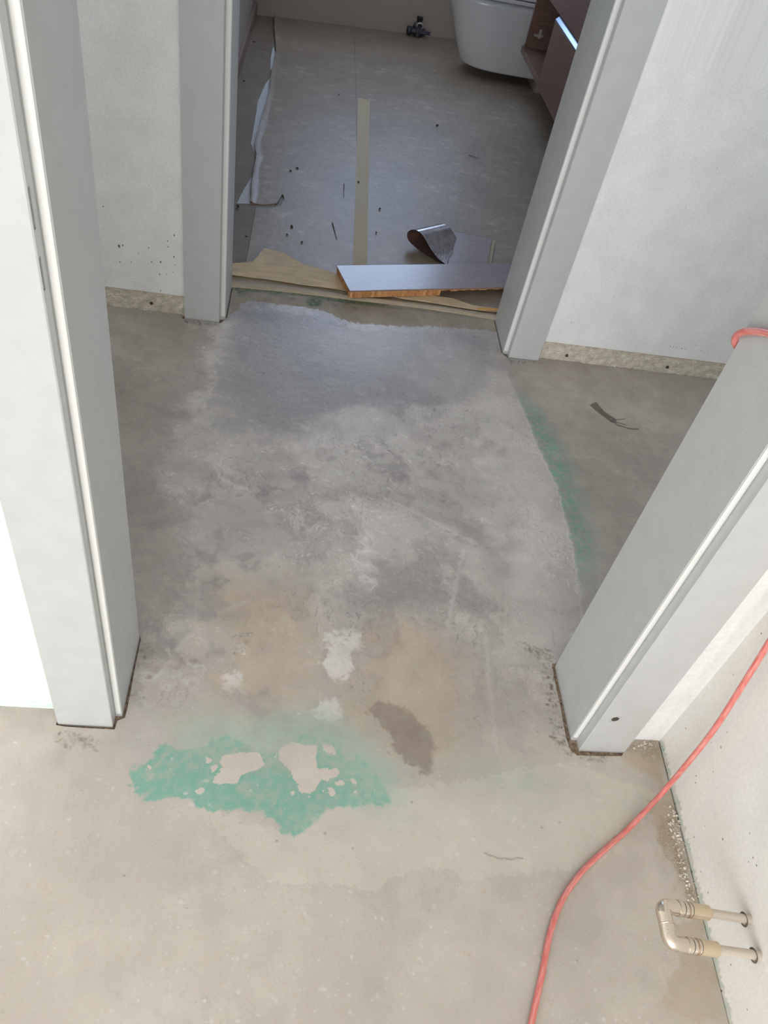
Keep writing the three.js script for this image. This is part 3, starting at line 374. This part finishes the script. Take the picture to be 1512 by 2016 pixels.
tag(mesh('white_film', prism(torn([[-0.21, -4.458], [-0.205, -4.233], [-0.209, -3.921], [-0.216, -3.7], [-0.218, -3.527], [-0.206, -3.411], [-0.239, -3.546], [-0.243, -3.75], [-0.249, -4.071], [-0.233, -4.308]], 10, 4, 0.002), 0.0016, 0.0034), M.film), 'long white sliver of film showing along the torn paper edge', 'film scrap');
tag(mesh('white_film', prism(torn([[-0.209, -3.217], [-0.195, -2.981], [-0.244, -2.965], [-0.229, -3.092]], 4, 5, 0.002), 0.0016, 0.004), M.film), 'shiny white triangular film corner at the lower end of the torn paper', 'film scrap');
tag(mesh('white_film', prism(torn([[-0.233, -4.941], [-0.211, -4.809], [-0.212, -4.537], [-0.223, -4.547], [-0.235, -4.76]], 5, 6, 0.003), 0.0016, 0.004), M.film), 'small white shred of film near the upper end of the torn paper', 'film scrap');

// ---------------------------------------------------------------- threshold: bar, torn paper flaps
function ribbonSurface(front, back, n, m, lift, th) {  // a sheet between two plan lines with a given lift
  const cf = new THREE.CatmullRomCurve3(front.map(([x, z]) => new THREE.Vector3(x, 0, z))), cb = new THREE.CatmullRomCurve3(back.map(([x, z]) => new THREE.Vector3(x, 0, z)), false, 'catmullrom', 0.2);
  const at = (u, v, t) => { const a = cf.getPoint(u), b = cb.getPoint(u), p = a.lerp(b, v); p.y = lift(u, v, p) + t; return p; };
  const pos = [], idx = [];
  for (const t of [th, 0]) for (let j = 0; j <= m; j++) for (let i = 0; i <= n; i++) { const p = at(i / n, j / m, t); pos.push(p.x, p.y, p.z); }
  const W = n + 1, B = W * (m + 1);
  for (let j = 0; j < m; j++) for (let i = 0; i < n; i++) { const a = j * W + i; idx.push(a, a + 1, a + W, a + 1, a + W + 1, a + W); const b = B + a; idx.push(b, b + W, b + 1, b + 1, b + W, b + W + 1); }
  const side = (a, b) => idx.push(a, B + a, b, b, B + a, B + b);
  for (let i = 0; i < n; i++) { side(i, i + 1); side(m * W + i + 1, m * W + i); }
  for (let j = 0; j < m; j++) { side((j + 1) * W, j * W); side(j * W + n, (j + 1) * W + n); }
  const g = new THREE.BufferGeometry(); g.setAttribute('position', new THREE.Float32BufferAttribute(pos, 3)); g.setIndex(idx);
  const f = toCreasedNormals(g, 0.7); f.setAttribute('uv', new THREE.Float32BufferAttribute(new Float32Array(f.attributes.position.count * 2), 2));
  return uvMetres(f);
}
mesh('torn_edge', ribbonSurface(tearLine, tearLine.map(([x, z], i) => [x + 0.026 + 0.006 * Math.sin(i * 2.3), z]), 90, 5, (u, v, p) => 0.005 + (0.009 + 0.005 * fbm(p.z * 9, 2, 2)) * (1 - v) ** 2, 0.0012), M.card, midPaper);
const grain = fill(512, 256, (i, j) => { const v = 16 * fbm(i / 120, j / 14, 4) + 9 * N2(i / 40, j / 4); return [182 + v, 166 + v, 142 + v]; });
M.bar = new THREE.MeshStandardMaterial({ map: fit(data(512, 256, grain, true), 0.6, 0.1), roughness: 0.7, bumpMap: fit(data(512, 256, fill(512, 256, (i, j) => grey(128 + 60 * fbm(i / 60, j / 6, 3))), false), 0.6, 0.1), bumpScale: 0.0015 });
M.flap = new THREE.MeshStandardMaterial({ color: 0xeed6b4, roughness: 0.75, map: fit(data(512, 512, fill(512, 512, (i, j) => { const v = 22 * fbm(i / 130, j / 40, 4) + 8 * N2(i / 4, j / 4); return [236 + v, 232 + v, 222 + v]; }), true), 0.5), bumpMap: fit(data(256, 256, fill(256, 256, (i, j) => grey(128 + 90 * fbm(i / 60, j / 20, 4))), false), 0.4), bumpScale: 0.003 });
const bar = group('threshold_strip');
mesh('wooden_bar', ribbonSurface([[-0.209, -2.362], [-0.03, -2.374], [0.186, -2.378], [0.438, -2.382], [0.703, -2.368]], [[-0.21, -2.405], [-0.032, -2.413], [0.18, -2.409], [0.44, -2.412], [0.704, -2.404]], 60, 4, (u, v, p) => -0.004 + 0.006 * Math.sin(Math.PI * clamp(v * 1.1)) + 0.0008 * fbm(p.x * 30, p.z * 30, 2), 0.006), M.bar, bar);
mesh('wooden_bar', ribbonSurface([[-0.21, -2.408], [-0.032, -2.416], [0.18, -2.412], [0.44, -2.415], [0.705, -2.411]], [[-0.211, -2.445], [-0.034, -2.449], [0.18, -2.442], [0.443, -2.453], [0.708, -2.448]], 60, 3, () => -0.006, 0.0055), M.bar, bar);
rebase(bar, 0.25, -0.004, -2.4);
tag(bar, 'worn wooden threshold strips between concrete screed and bathroom paper', 'threshold');
tag(mesh('paper_flap', ribbonSurface([[-0.216, -2.427], [-0.152, -2.429], [-0.067, -2.428], [0.036, -2.423], [0.105, -2.424], [0.21, -2.42]], [[-0.221, -2.497], [-0.148, -2.523], [-0.126, -2.582], [-0.114, -2.626], [-0.043, -2.616], [0.02, -2.564], [0.103, -2.54], [0.193, -2.507]], 80, 10, (u, v, p) => 0.007 + 0.010 * v * Math.max(0, 1 - Math.abs(u - 0.30) * 3.2) + 0.002 * Math.max(0, fbm(p.x * 14, p.z * 20, 2)) + 0.001 * v, 0.0012), M.flap), 'torn beige paper flap with a pointed tip lying on the threshold at left', 'paper flap');
tag(mesh('paper_flap', ribbonSurface([[0.316, -2.432], [0.369, -2.418], [0.458, -2.416], [0.566, -2.409], [0.638, -2.406], [0.72, -2.411]], [[0.317, -2.449], [0.388, -2.446], [0.479, -2.458], [0.552, -2.459], [0.623, -2.435], [0.723, -2.435]], 60, 6, (u, v, p) => 0.0065 + 0.0025 * Math.sin(Math.PI * clamp(u * 1.3)) * v, 0.0012), M.flap), 'pale curled paper edge under the front of the long plank', 'paper flap');
M.yellow = new THREE.MeshStandardMaterial({ color: 0xe0a040, roughness: 0.6 });
tag(mesh('yellow_strip', ribbonSurface([[0.63, -2.401], [0.675, -2.404], [0.723, -2.412]], [[0.639, -2.409], [0.68, -2.415], [0.725, -2.426]], 16, 2, (u) => 0.0125 + 0.002 * u, 0.0015), M.yellow), 'small yellow orange strip beside the right door frame at the threshold', 'strip');

// ---------------------------------------------------------------- offcuts of floor plank and the curled strip
const veneerPx = fill(1024, 256, (i, j) => { const x = i / 1024, y = j / 256, v = 12 * fbm(x * 6, y * 22, 4) + 9 * N2(x * 18, y * 70) + 14 * Math.max(0, fbm(x * 5 + 3, y * 4, 3)); return [140 + v, 122 + v, 118 + v]; });
M.veneer = new THREE.MeshPhysicalMaterial({ map: fit(data(1024, 256, veneerPx, true), 0.8, 0.2), roughness: 0.3, clearcoat: 0.7, clearcoatRoughness: 0.22 });
const corePx = fill(1024, 64, (i, j) => { const s = N2(Math.floor(i / 23) * 3.7, 1) * 26, line = step(0.35, 0.6, N2(i / 5, j / 60)) * 50, v = s + 10 * fbm(i / 16, j / 8, 3) - line; return [196 + v, 142 + v * 0.9, 92 + v * 0.8]; });
M.core = new THREE.MeshStandardMaterial({ map: fit(data(1024, 64, corePx, true), 0.5, 0.03), roughness: 0.85 });
const axis = (a) => new THREE.Vector3(Math.cos(a), 0, -Math.sin(a));
function frameLocal(o, x, y, z, turn) { o.position.set(x, y, z); o.rotation.y = turn; return o; }
{
  const t = group('plank_offcut'); frameLocal(t, 0.185, 0.0115, -2.368, 0.285);
  mesh('veneer_layer', rbox(0.86, 0.005, 0.165, 0.0012, 0.43, 0.0245, -0.0835), M.veneer, t);
  const e = rng(4), parts = [slab(0.003, 0.335, -0.164, -0.001, 0, 0.022, 0.0008)];
  mesh('core_layer', parts, M.core, t);
  const sp = []; for (let i = 0; i < 26; i++) { const w = 0.012 + 0.02 * e(); sp.push(rbox(w, 0.003 + 0.003 * e(), 0.012 + 0.012 * e(), 0.0006, 0.345 + 0.5 * (i / 26), 0.0195, -0.009 - 0.003 * e())); }
  mesh('splintered_core', sp, M.core, t);
  mesh('core_layer', slab(0.60, 0.858, -0.164, -0.03, 0, 0.0215, 0.0008), M.core, t);
  tag(t, 'long wood floor plank with orange broken core lying across the threshold', 'plank');
}
{
  const t = group('plank_offcut'); frameLocal(t, 0.556, 0.0056, -2.665, 0);
  const A = [[0.554, -2.683], [0.61, -2.955], [0.758, -2.943], [0.709, -2.716]].map(([x, z]) => [x - 0.556, z + 2.665]);
  mesh('veneer_layer', prism(A, 0.008, 0.0115, 0.0008), M.veneer, t); mesh('core_layer', prism(A, 0, 0.008), M.core, t);
  M.tongue = new THREE.MeshStandardMaterial({ color: 0xbfae92, roughness: 0.7 });
  const s = (k0, k1, y0, y1) => prism([[mix(A[2][0], A[2][0] + 0.019, k0), A[2][1]], [mix(A[2][0], A[2][0] + 0.019, k1), A[2][1]], [mix(A[3][0], A[3][0] + 0.019, k1), A[3][1]], [mix(A[3][0], A[3][0] + 0.019, k0), A[3][1]]], y0, y1);
  mesh('tongue', s(0.0, 0.42, 0.003, 0.006), M.tongue, t); mesh('tongue', s(0.42, 0.72, 0.0035, 0.0095), M.tongue, t);
  tag(t, 'short square offcut of plank with a tongue edge behind the long plank', 'plank');
}
{ // the strip of thin sheet bent into a loop, open side towards the viewer's left
  const T = [0.549, -2.690], d = [-0.762, -0.648], w = [0.114, -0.093];
  const prof = [[0.000, 0.006], [0.05, 0.0055], [0.11, 0.007], [0.155, 0.014], [0.186, 0.028], [0.193, 0.047], [0.180, 0.066], [0.158, 0.075], [0.133, 0.073], [0.108, 0.058], [0.085, 0.040], [0.055, 0.022], [0.03, 0.013], [-0.004, 0.008]];
  const cv = new THREE.CatmullRomCurve3(prof.map(([s, y]) => new THREE.Vector3(s, y, 0))), n = 90, m = 16, pos = [], idx = [], uvs = [];
  for (let j = 0; j <= m; j++) for (let i = 0; i <= n; i++) { const v = j / m, t = mix(0.19 * v, 1 - 0.235 * v, i / n), p = cv.getPoint(Math.min(1, t)); const y = p.y + 0.004 * v * Math.sin(t * 9) + (t > 0.8 ? 0.0012 * fbm(t * 60, v * 9, 2) : 0); pos.push(T[0] + d[0] * p.x + w[0] * v, y + 0.0045 , T[1] + d[1] * p.x + w[1] * v); uvs.push(t, v); }
  for (let j = 0; j < m; j++) for (let i = 0; i < n; i++) { const a = j * (n + 1) + i; idx.push(a, a + 1, a + n + 1, a + 1, a + n + 2, a + n + 1); }
  const g = new THREE.BufferGeometry(); g.setAttribute('position', new THREE.Float32BufferAttribute(pos, 3)); g.setAttribute('uv', new THREE.Float32BufferAttribute(uvs, 2)); g.setIndex(idx); g.computeVertexNormals();
  const outer = g.clone(), inner = g.clone(), nn = g.attributes.normal;
  for (let i = 0; i < nn.count; i++) { const p = inner.attributes.position; p.setXYZ(i, p.getX(i) - nn.getX(i) * 0.0016, p.getY(i) - nn.getY(i) * 0.0016, p.getZ(i) - nn.getZ(i) * 0.0016); }
  const wear = fill(512, 128, (i, j) => { const v = 22 * fbm(i / 60, j / 30, 4) - 60 * Math.max(0, N2(i / 26, j / 18) - 0.55); return [168 + v, 160 + v, 162 + v]; });
  M.strip = new THREE.MeshPhysicalMaterial({ map: data(512, 128, wear, true), roughness: 0.2, metalness: 0.75, clearcoat: 0.6, clearcoatRoughness: 0.12, bumpMap: data(512, 128, fill(512, 128, (i, j) => grey(128 + (i > 400 ? 120 : 14) * fbm(i / 9, j / 7, 3))), false), bumpScale: 0.0012 });
  M.stripBack = new THREE.MeshStandardMaterial({ color: 0x5a4038, roughness: 0.7 });
  const t = group('bent_strip');
  mesh('strip_face', outer, M.strip, t); mesh('strip_back', inner, M.stripBack, t);
  rebase(t, 0.52, 0.006, -2.8);
  tag(t, 'thin shiny strip bent into a loop beside the short plank offcut', 'strip');
}

// ---------------------------------------------------------------- litter on the paper
M.crumb = new THREE.MeshStandardMaterial({ color: 0x3b332c, roughness: 0.9 });
{
  const q = rng(15), list = [];
  for (const [x, z] of [[-0.057, -3.321], [-0.031, -3.356], [0.014, -2.719], [-0.028, -2.829], [-0.042, -2.761], [0.228, -3.309], [0.138, -4.32], [0.292, -2.875], [-0.185, -2.704], [-0.237, -2.933], [-0.337, -4.295], [-0.34, -4.946], [0.312, -3.084], [0.632, -4.114]]) { const g = new THREE.IcosahedronGeometry(0.0035 + 0.003 * q(), 0); g.scale(1.8, 0.7, 0.8); g.rotateY(q() * 6); g.translate(x, 0.009, z); list.push(g); }
  const m = tag(mesh('dark_crumbs', list, M.crumb), 'dark crumbs of dirt scattered over the bathroom floor paper', 'crumbs'); m.userData.kind = 'stuff';
}
for (const [a, b, label] of [[[[0.123, -2.908]][0], [[0.142, -2.775]][0], 'thin dark splinter lying left of the tape on the floor paper'], [[[0.167, -3.269]][0], [[0.166, -3.143]][0], 'short dark splinter close to the tape, above the longer one'], [[[0.758, -3.79]][0], [[0.808, -3.773]][0], 'small dark splinter on the right floor paper, below the toilet']]) tag(mesh('wood_splinter', rod([a[0], 0.0085, a[1]], [b[0], 0.008, b[1]], 0.0016, 0.0008, 8), M.crumb), label, 'splinter');

// ---------------------------------------------------------------- bathroom fittings
M.ceramic = new THREE.MeshPhysicalMaterial({ color: 0xd9dbdb, roughness: 0.25, clearcoat: 0.4, clearcoatRoughness: 0.1 });
{ // wall-hung toilet facing left, hung on a boxed-out wall
  const zc = -5.13, x0 = 0.70, xw = 1.27, t = group('toilet'); t.position.set(xw, 0, zc);
  const ring = (k) => { const y = mix(0.05, 0.40, k), tip = mix(0.845, x0, k ** 0.85), hw = mix(0.165, 0.185, k), out = []; const L = xw - tip; for (let i = 0; i <= 40; i++) { const a = -Math.PI / 2 + (Math.PI * i) / 40, cx = Math.cos(a), sx = Math.sin(a); out.push([-(Math.sign(cx) * Math.abs(cx) ** 0.72) * Math.min(L * 0.62, 0.34) - (L - Math.min(L * 0.62, 0.34)), y, hw * Math.sign(sx) * Math.abs(sx) ** 0.8]); } out.unshift([0, y, -hw]); out.push([0, y, hw]); return out; };
  const ks = [0, 0.012, 0.035, 0.2, 0.35, 0.5, 0.65, 0.8, 0.92, 1], rows = ks.map((k) => { const r = ring(k); if (k < 0.1) { const s = mix(0.965, 1, Math.sqrt(Math.min(1, k / 0.036))); return r.map(([x, y, z]) => [x * s, y, z * s]); } return r; }), pos = [], idx = [], W = rows[0].length;
  rows.forEach((r) => r.forEach((p) => pos.push(...p)));
  for (let j = 0; j < rows.length - 1; j++) for (let i = 0; i < W - 1; i++) { const a = j * W + i; idx.push(a, a + W, a + 1, a + 1, a + W, a + W + 1); }
  const cap = (row, flipit) => { const c = pos.length / 3; pos.push(-0.2, rows[row][0][1], 0); for (let i = 0; i < W - 1; i++) idx.push(...(flipit ? [c, row * W + i, row * W + i + 1] : [c, row * W + i + 1, row * W + i])); };
  cap(0, true); cap(rows.length - 1, false);
  const g = new THREE.BufferGeometry(); g.setAttribute('position', new THREE.Float32BufferAttribute(pos, 3)); g.setIndex(idx); g.computeVertexNormals();
  mesh('bowl', g, M.ceramic, t);
  const top = ring(1), seat = (s, y, h) => { const sh = new THREE.Shape(top.map(([x, , z]) => new THREE.Vector2(x * s, -z * s))); const e = new THREE.ExtrudeGeometry(sh, { depth: h, bevelEnabled: true, bevelThickness: 0.006, bevelSize: 0.006, bevelSegments: 3 }); e.rotateX(-Math.PI / 2); e.translate(0, y, 0); return e; };
  mesh('seat', seat(0.985, 0.410, 0.008), M.ceramic, t); mesh('lid', seat(0.975, 0.434, 0.01), M.ceramic, t);
  tag(t, 'white wall-hung toilet beside the dark wooden cabinet', 'toilet');
}
struct(mesh('wall_cistern_box', slab(1.27, 1.62, -5.78, -4.90, 0, 1.15), M.bathWall));
const woodPx = fill(512, 512, (i, j) => { const v = 13 * fbm(i / 130, j / 18, 4) + 8 * N2(i / 60, j / 5) + 6 * N(i / 7, j / 2.5); return [124 + v, 94 + v * 0.85, 82 + v * 0.8]; });
M.walnut = new THREE.MeshStandardMaterial({ map: fit(data(512, 512, woodPx, true), 0.5), roughness: 0.5 });
M.walnutTop = M.walnut.clone(); M.walnutTop.roughness = 0.3;
M.alu = new THREE.MeshStandardMaterial({ color: 0x8796a8, metalness: 1, roughness: 0.22 });
M.hinge = new THREE.MeshStandardMaterial({ color: 0xcfc6b8, metalness: 0.4, roughness: 0.4 });
{
  const X = 1.123, Y0 = 0.203, Y1 = 0.80, zA = -4.875, zB = -4.305, zE = -3.20, t = group('vanity_cabinet');
  const b = (x0, x1, z0, z1, y0, y1, m, n) => mesh(n, slab(x0, x1, z0, z1, y0, y1, 0.001), m, t);
  b(X + 0.018, 1.60, zA, zA + 0.018, Y0, Y1, M.walnut, 'side_panel'); b(X + 0.018, 1.60, zE - 0.018, zE, Y0, Y1, M.walnut, 'side_panel'); b(X + 0.018, 1.60, zB - 0.002, zB + 0.016, Y0 + 0.03, Y1, M.walnut, 'divider');
  b(X + 0.004, 1.60, zA, zE, Y0, Y0 + 0.03, M.walnutTop, 'bottom_panel'); b(X + 0.018, 1.60, zA, zE, Y1 - 0.018, Y1, M.walnut, 'top_panel'); b(1.585, 1.60, zA, zE, Y0, Y1, M.walnut, 'back_panel');
  const dr = b(X, X + 0.018, zB, zE, Y0, 0.497, M.walnut, 'drawer_front'); b(X, X + 0.018, zA, zE, 0.535, Y1, M.walnut, 'drawer_front');
  const hp = new THREE.Shape([[0, 0], [0.0, 0.008], [0.030, 0.036], [0.036, 0.036], [0.036, 0.030], [0.006, 0]].map(([x, y]) => new THREE.Vector2(x, y)));
  const hg = new THREE.ExtrudeGeometry(hp, { depth: zE - zB, bevelEnabled: false }); hg.translate(X, 0.497, zB);
  mesh('handle_profile', uvMetres(hg), M.alu, dr);
  const hz = zA + 0.02; mesh('hinge_plate', [rbox(0.05, 0.012, 0.006, 0.001, X + 0.075, 0.30, hz + 0.003), rbox(0.014, 0.045, 0.008, 0.001, X + 0.08, 0.31, hz + 0.004)], M.hinge, t);
  rebase(t, 1.36, 0.203, -4.0);
  tag(t, 'dark brown wooden vanity cabinet with a bright metal handle strip and open bay', 'cabinet');
}
{ // grey angle valve at the foot of the far wall
  M.valve = new THREE.MeshStandardMaterial({ color: 0x45484e, roughness: 0.45, metalness: 0.5 }); M.valveCap = new THREE.MeshStandardMaterial({ color: 0x231d1b, roughness: 0.6 });
  const x = 0.625, z = bz(x), t = group('angle_valve'); t.position.set(x, 0.005, z);
  mesh('flange', lathe([[0, 0.008], [0.034, 0.007], [0.036, 0]], [0, 0.045, 0.001], [0, 0, 1]), M.valve, t);
  mesh('valve_body', [rod([0, 0.045, 0], [0, 0.045, 0.075], 0.017), rod([-0.045, 0.028, 0.05], [0.045, 0.028, 0.05], 0.019), rod([0.045, 0.028, 0.05], [0.078, 0.03, 0.055], 0.009), rod([0, 0.0, 0.05], [0, 0.045, 0.05], 0.022)], M.valve, t);
  mesh('knob', lathe([[0, 0], [0.02, 0], [0.024, 0.006], [0.024, 0.02], [0.019, 0.026], [0, 0.026]], [-0.045, 0.028, 0.05], [-1, 0, 0.1]), M.valve, t);
  mesh('collar', new THREE.TorusGeometry(0.019, 0.006, 10, 24).rotateX(0.3).translate(0.005, 0.062, 0.055), M.hinge, t);
  mesh('cap', [rod([0, 0.075, 0.035], [0, 0.098, 0.03], 0.012, 0.019), rod([-0.018, 0.1, 0.03], [0.02, 0.098, 0.03], 0.009)], M.valveCap, t);
  tag(t, 'small grey valve fitting at the foot of the far bathroom wall', 'valve');
}
{ // wooden board along the left bathroom wall and the panel edge above it
  const t = group('skirting_board');
  M.batten = new THREE.MeshStandardMaterial({ map: fit(data(256, 256, fill(256, 256, (i, j) => { const v = 16 * fbm(i / 90, j / 8, 3); return [142 + v, 122 + v, 106 + v]; }), true), 0.5), roughness: 0.7 });
  mesh('board', slab(-0.386, -0.366, -5.47, -2.45, 0.002, 0.075, 0.002), M.batten, t);
  rebase(t, -0.376, 0, -4.0);
  tag(t, 'brown wooden skirting board along the left wall of the bathroom', 'skirting board');
}

// ---------------------------------------------------------------- red cable
{
  const len = 1024, cp = fill(len, 64, (i, j) => { const a = Math.sin((i / len) * 420 + (j / 64) * 6.283 * 2), b = fbm(i / 10, j / 10, 3), s = N2(i / 34, j / 12); const v = 4 * a + 24 * b + 22 * Math.max(0, s - 0.15); return [219 + v * 0.5, 127 + v * 1.4, 118 + v * 1.4]; });
  M.cable = new THREE.MeshPhysicalMaterial({ map: data(len, 64, cp, true), roughness: 0.38, clearcoat: 0.25, clearcoatRoughness: 0.3, sheen: 0 });
  const r = 0.0053, floorPts = [[0.438, -0.189], [0.453, -0.233], [0.474, -0.286], [0.503, -0.353], [0.529, -0.416], [0.559, -0.466], [0.605, -0.515], [0.662, -0.559], [0.714, -0.596]].map(([x, z]) => [x, r, z]);
  const pts = [[0.44, r, 0.35], [0.445, r, 0.1], ...floorPts, ...[[0.755, 0.018, -0.629], [0.795, 0.031, -0.662], [0.8, 0.142, -0.67], [0.8, 0.252, -0.677], [0.8, 0.391, -0.698], [0.8, 0.463, -0.71]], [0.80, 0.60, -0.735], [0.755, 0.80, -0.747], [0.70, 0.90, -0.7535], [0.655, 0.94, -0.754], [0.6515, 0.935, -0.77], [0.6375, 0.925, -0.82], [0.6375, 0.900, -0.90], [0.6375, 0.862, -0.958], [0.648, 0.838, -0.972], [0.70, 0.80, -0.969], [0.78, 0.70, -0.963], [0.85, 0.4, -0.963], [0.9, 0.05, -0.975], [0.95, r, -1.1]];
  const cv = new THREE.CatmullRomCurve3(pts.map((p) => new THREE.Vector3(...p)), false, 'centripetal');
  const g = new THREE.TubeGeometry(cv, 520, r, 14, false);
  tag(mesh('red_cable', g, M.cable), 'long red cable running over the floor and hooked round the right door frame', 'cable');
}

// ---------------------------------------------------------------- capped pipe bend at the right wall
{
  M.nickel = new THREE.MeshStandardMaterial({ color: 0xd8cdbd, metalness: 0.85, roughness: 0.24, bumpMap: fit(data(256, 256, fill(256, 256, (i, j) => grey(128 + 60 * fbm(i / 24, j / 24, 3))), false), 1), bumpScale: 0.0006 });
  M.holeShade = new THREE.MeshStandardMaterial({ color: 0x6d6359, roughness: 0.95 }); M.brass = new THREE.MeshStandardMaterial({ color: 0xd8c6aa, metalness: 0.7, roughness: 0.32 }); M.ring = new THREE.MeshStandardMaterial({ color: 0xa58468, metalness: 0.5, roughness: 0.4 }); M.pipe = new THREE.MeshStandardMaterial({ color: 0xd2c6b8, metalness: 0.35, roughness: 0.25 });
  const t = group('pipe_bend'), E = [[0.645, 0.187, -0.402], [0.645, 0.184, -0.350]], S = [[0.822, 0.142, -0.398], [0.818, 0.141, -0.346]];
  t.position.set(0.82, 0.153, -0.372);
  const at = (k, f) => [mix(S[k][0], E[k][0], f) - 0.82, mix(S[k][1], E[k][1], f) - 0.153, mix(S[k][2], E[k][2], f) + 0.372];
  const rr = 0.0071;
  for (const k of [0, 1]) {
    mesh('pipe', rod(at(k, -0.05), at(k, 0.52), rr), M.pipe, t);
    mesh('coupling', [rod(at(k, 0.475), at(k, 0.50), 0.0075, 0.0112), rod(at(k, 0.50), at(k, 0.69), 0.0116)], M.brass, t);
    mesh('union_nut', [rod(at(k, 0.695), at(k, 0.735), 0.0112), rod(at(k, 0.74), at(k, 0.775), 0.0118), rod(at(k, 0.78), at(k, 0.80), 0.0112)], M.nickel, t);
    mesh('sealing_ring', new THREE.TorusGeometry(0.0112, 0.0010, 8, 24).rotateY(Math.PI / 2).translate(...at(k, 0.715)), M.ring, t);
    const h = at(k, 0.045); mesh('hole_shade_ring', lathe([[0.0072, 0.0004], [0.0108, 0.0006], [0.0116, 0.0]], [-0.0135 + (k ? -0.0028 : 0), h[1] - 0.001, h[2]], [-1, 0, 0.05], 20), M.holeShade, t);  // dark ring on the wall face, painted for the shade around the pipe
  }
  const arm = (k) => { const a = at(k, 0.79), c = at(k, 0.985), z = (at(0, 0.985)[2] + at(1, 0.985)[2]) / 2, y = (at(0, 0.985)[1] + at(1, 0.985)[1]) / 2, v = (p) => new THREE.Vector3(...p), end = [c[0] + 0.001, y, z], p = new THREE.CurvePath(), m0 = at(k, 0.91), m1 = [c[0], c[1], mix(c[2], z, 0.45)];
    p.add(new THREE.LineCurve3(v(a), v(m0))); p.add(new THREE.QuadraticBezierCurve3(v(m0), v(c), v(m1))); p.add(new THREE.LineCurve3(v(m1), v(end))); return [p, end]; };
  for (const k of [0, 1]) { const [p] = arm(k); mesh('elbow', [new THREE.TubeGeometry(p, 40, 0.0114, 20), rod(at(k, 0.785), at(k, 0.83), 0.0122)], M.nickel, t); }
  mesh('joint_ring', new THREE.TorusGeometry(0.0116, 0.0013, 8, 24).translate(...arm(0)[1]), M.nickel, t);
  tag(t, 'pair of shiny pipe stubs joined by a U bend, standing out of the right wall', 'pipe');
}

// ---------------------------------------------------------------- crumbs of plaster along the right wall
{
  const q = rng(31), g = new THREE.IcosahedronGeometry(1, 0), n = 420, m = new THREE.InstancedMesh(g, new THREE.MeshStandardMaterial({ color: 0xe6dccb, roughness: 0.9 }), n), o = new THREE.Object3D(), c = new THREE.Color(), lines = [[[[0.819, -0.636]][0], [[0.813, -0.558]][0], 0.016, 0.5], [[[0.811, -0.558]][0], [[0.813, -0.459]][0], 0.014, 0.3], [[[0.78, -0.773]][0], [[0.831, -0.787]][0], 0.014, 0.2]];
  for (let i = 0; i < n; i++) { const r = q(), L = r < 0.45 ? lines[0] : r < 0.75 ? lines[1] : lines[2], t = q(), s = 0.0005 + 0.0022 * q() ** 3; o.position.set(mix(L[0][0], L[1][0], t) + (q() + q() - 1) * L[2], s * 0.4, mix(L[0][1], L[1][1], t) + (q() + q() - 1) * L[2]); o.scale.set(s * (1 + q()), s * 0.7, s * (0.8 + q() * 0.8)); o.rotation.set(q(), q() * 6, q()); o.updateMatrix(); m.setMatrixAt(i, o.matrix); c.setScalar(0.55 + 0.45 * q()); m.setColorAt(i, c); }
  m.name = 'plaster_crumbs'; m.castShadow = m.receiveShadow = true; m.userData.kind = 'stuff'; scene.add(m);
  tag(m, 'pale plaster crumbs lying on the floor along the right wall', 'rubble');
}
renderer.render(scene, camera);
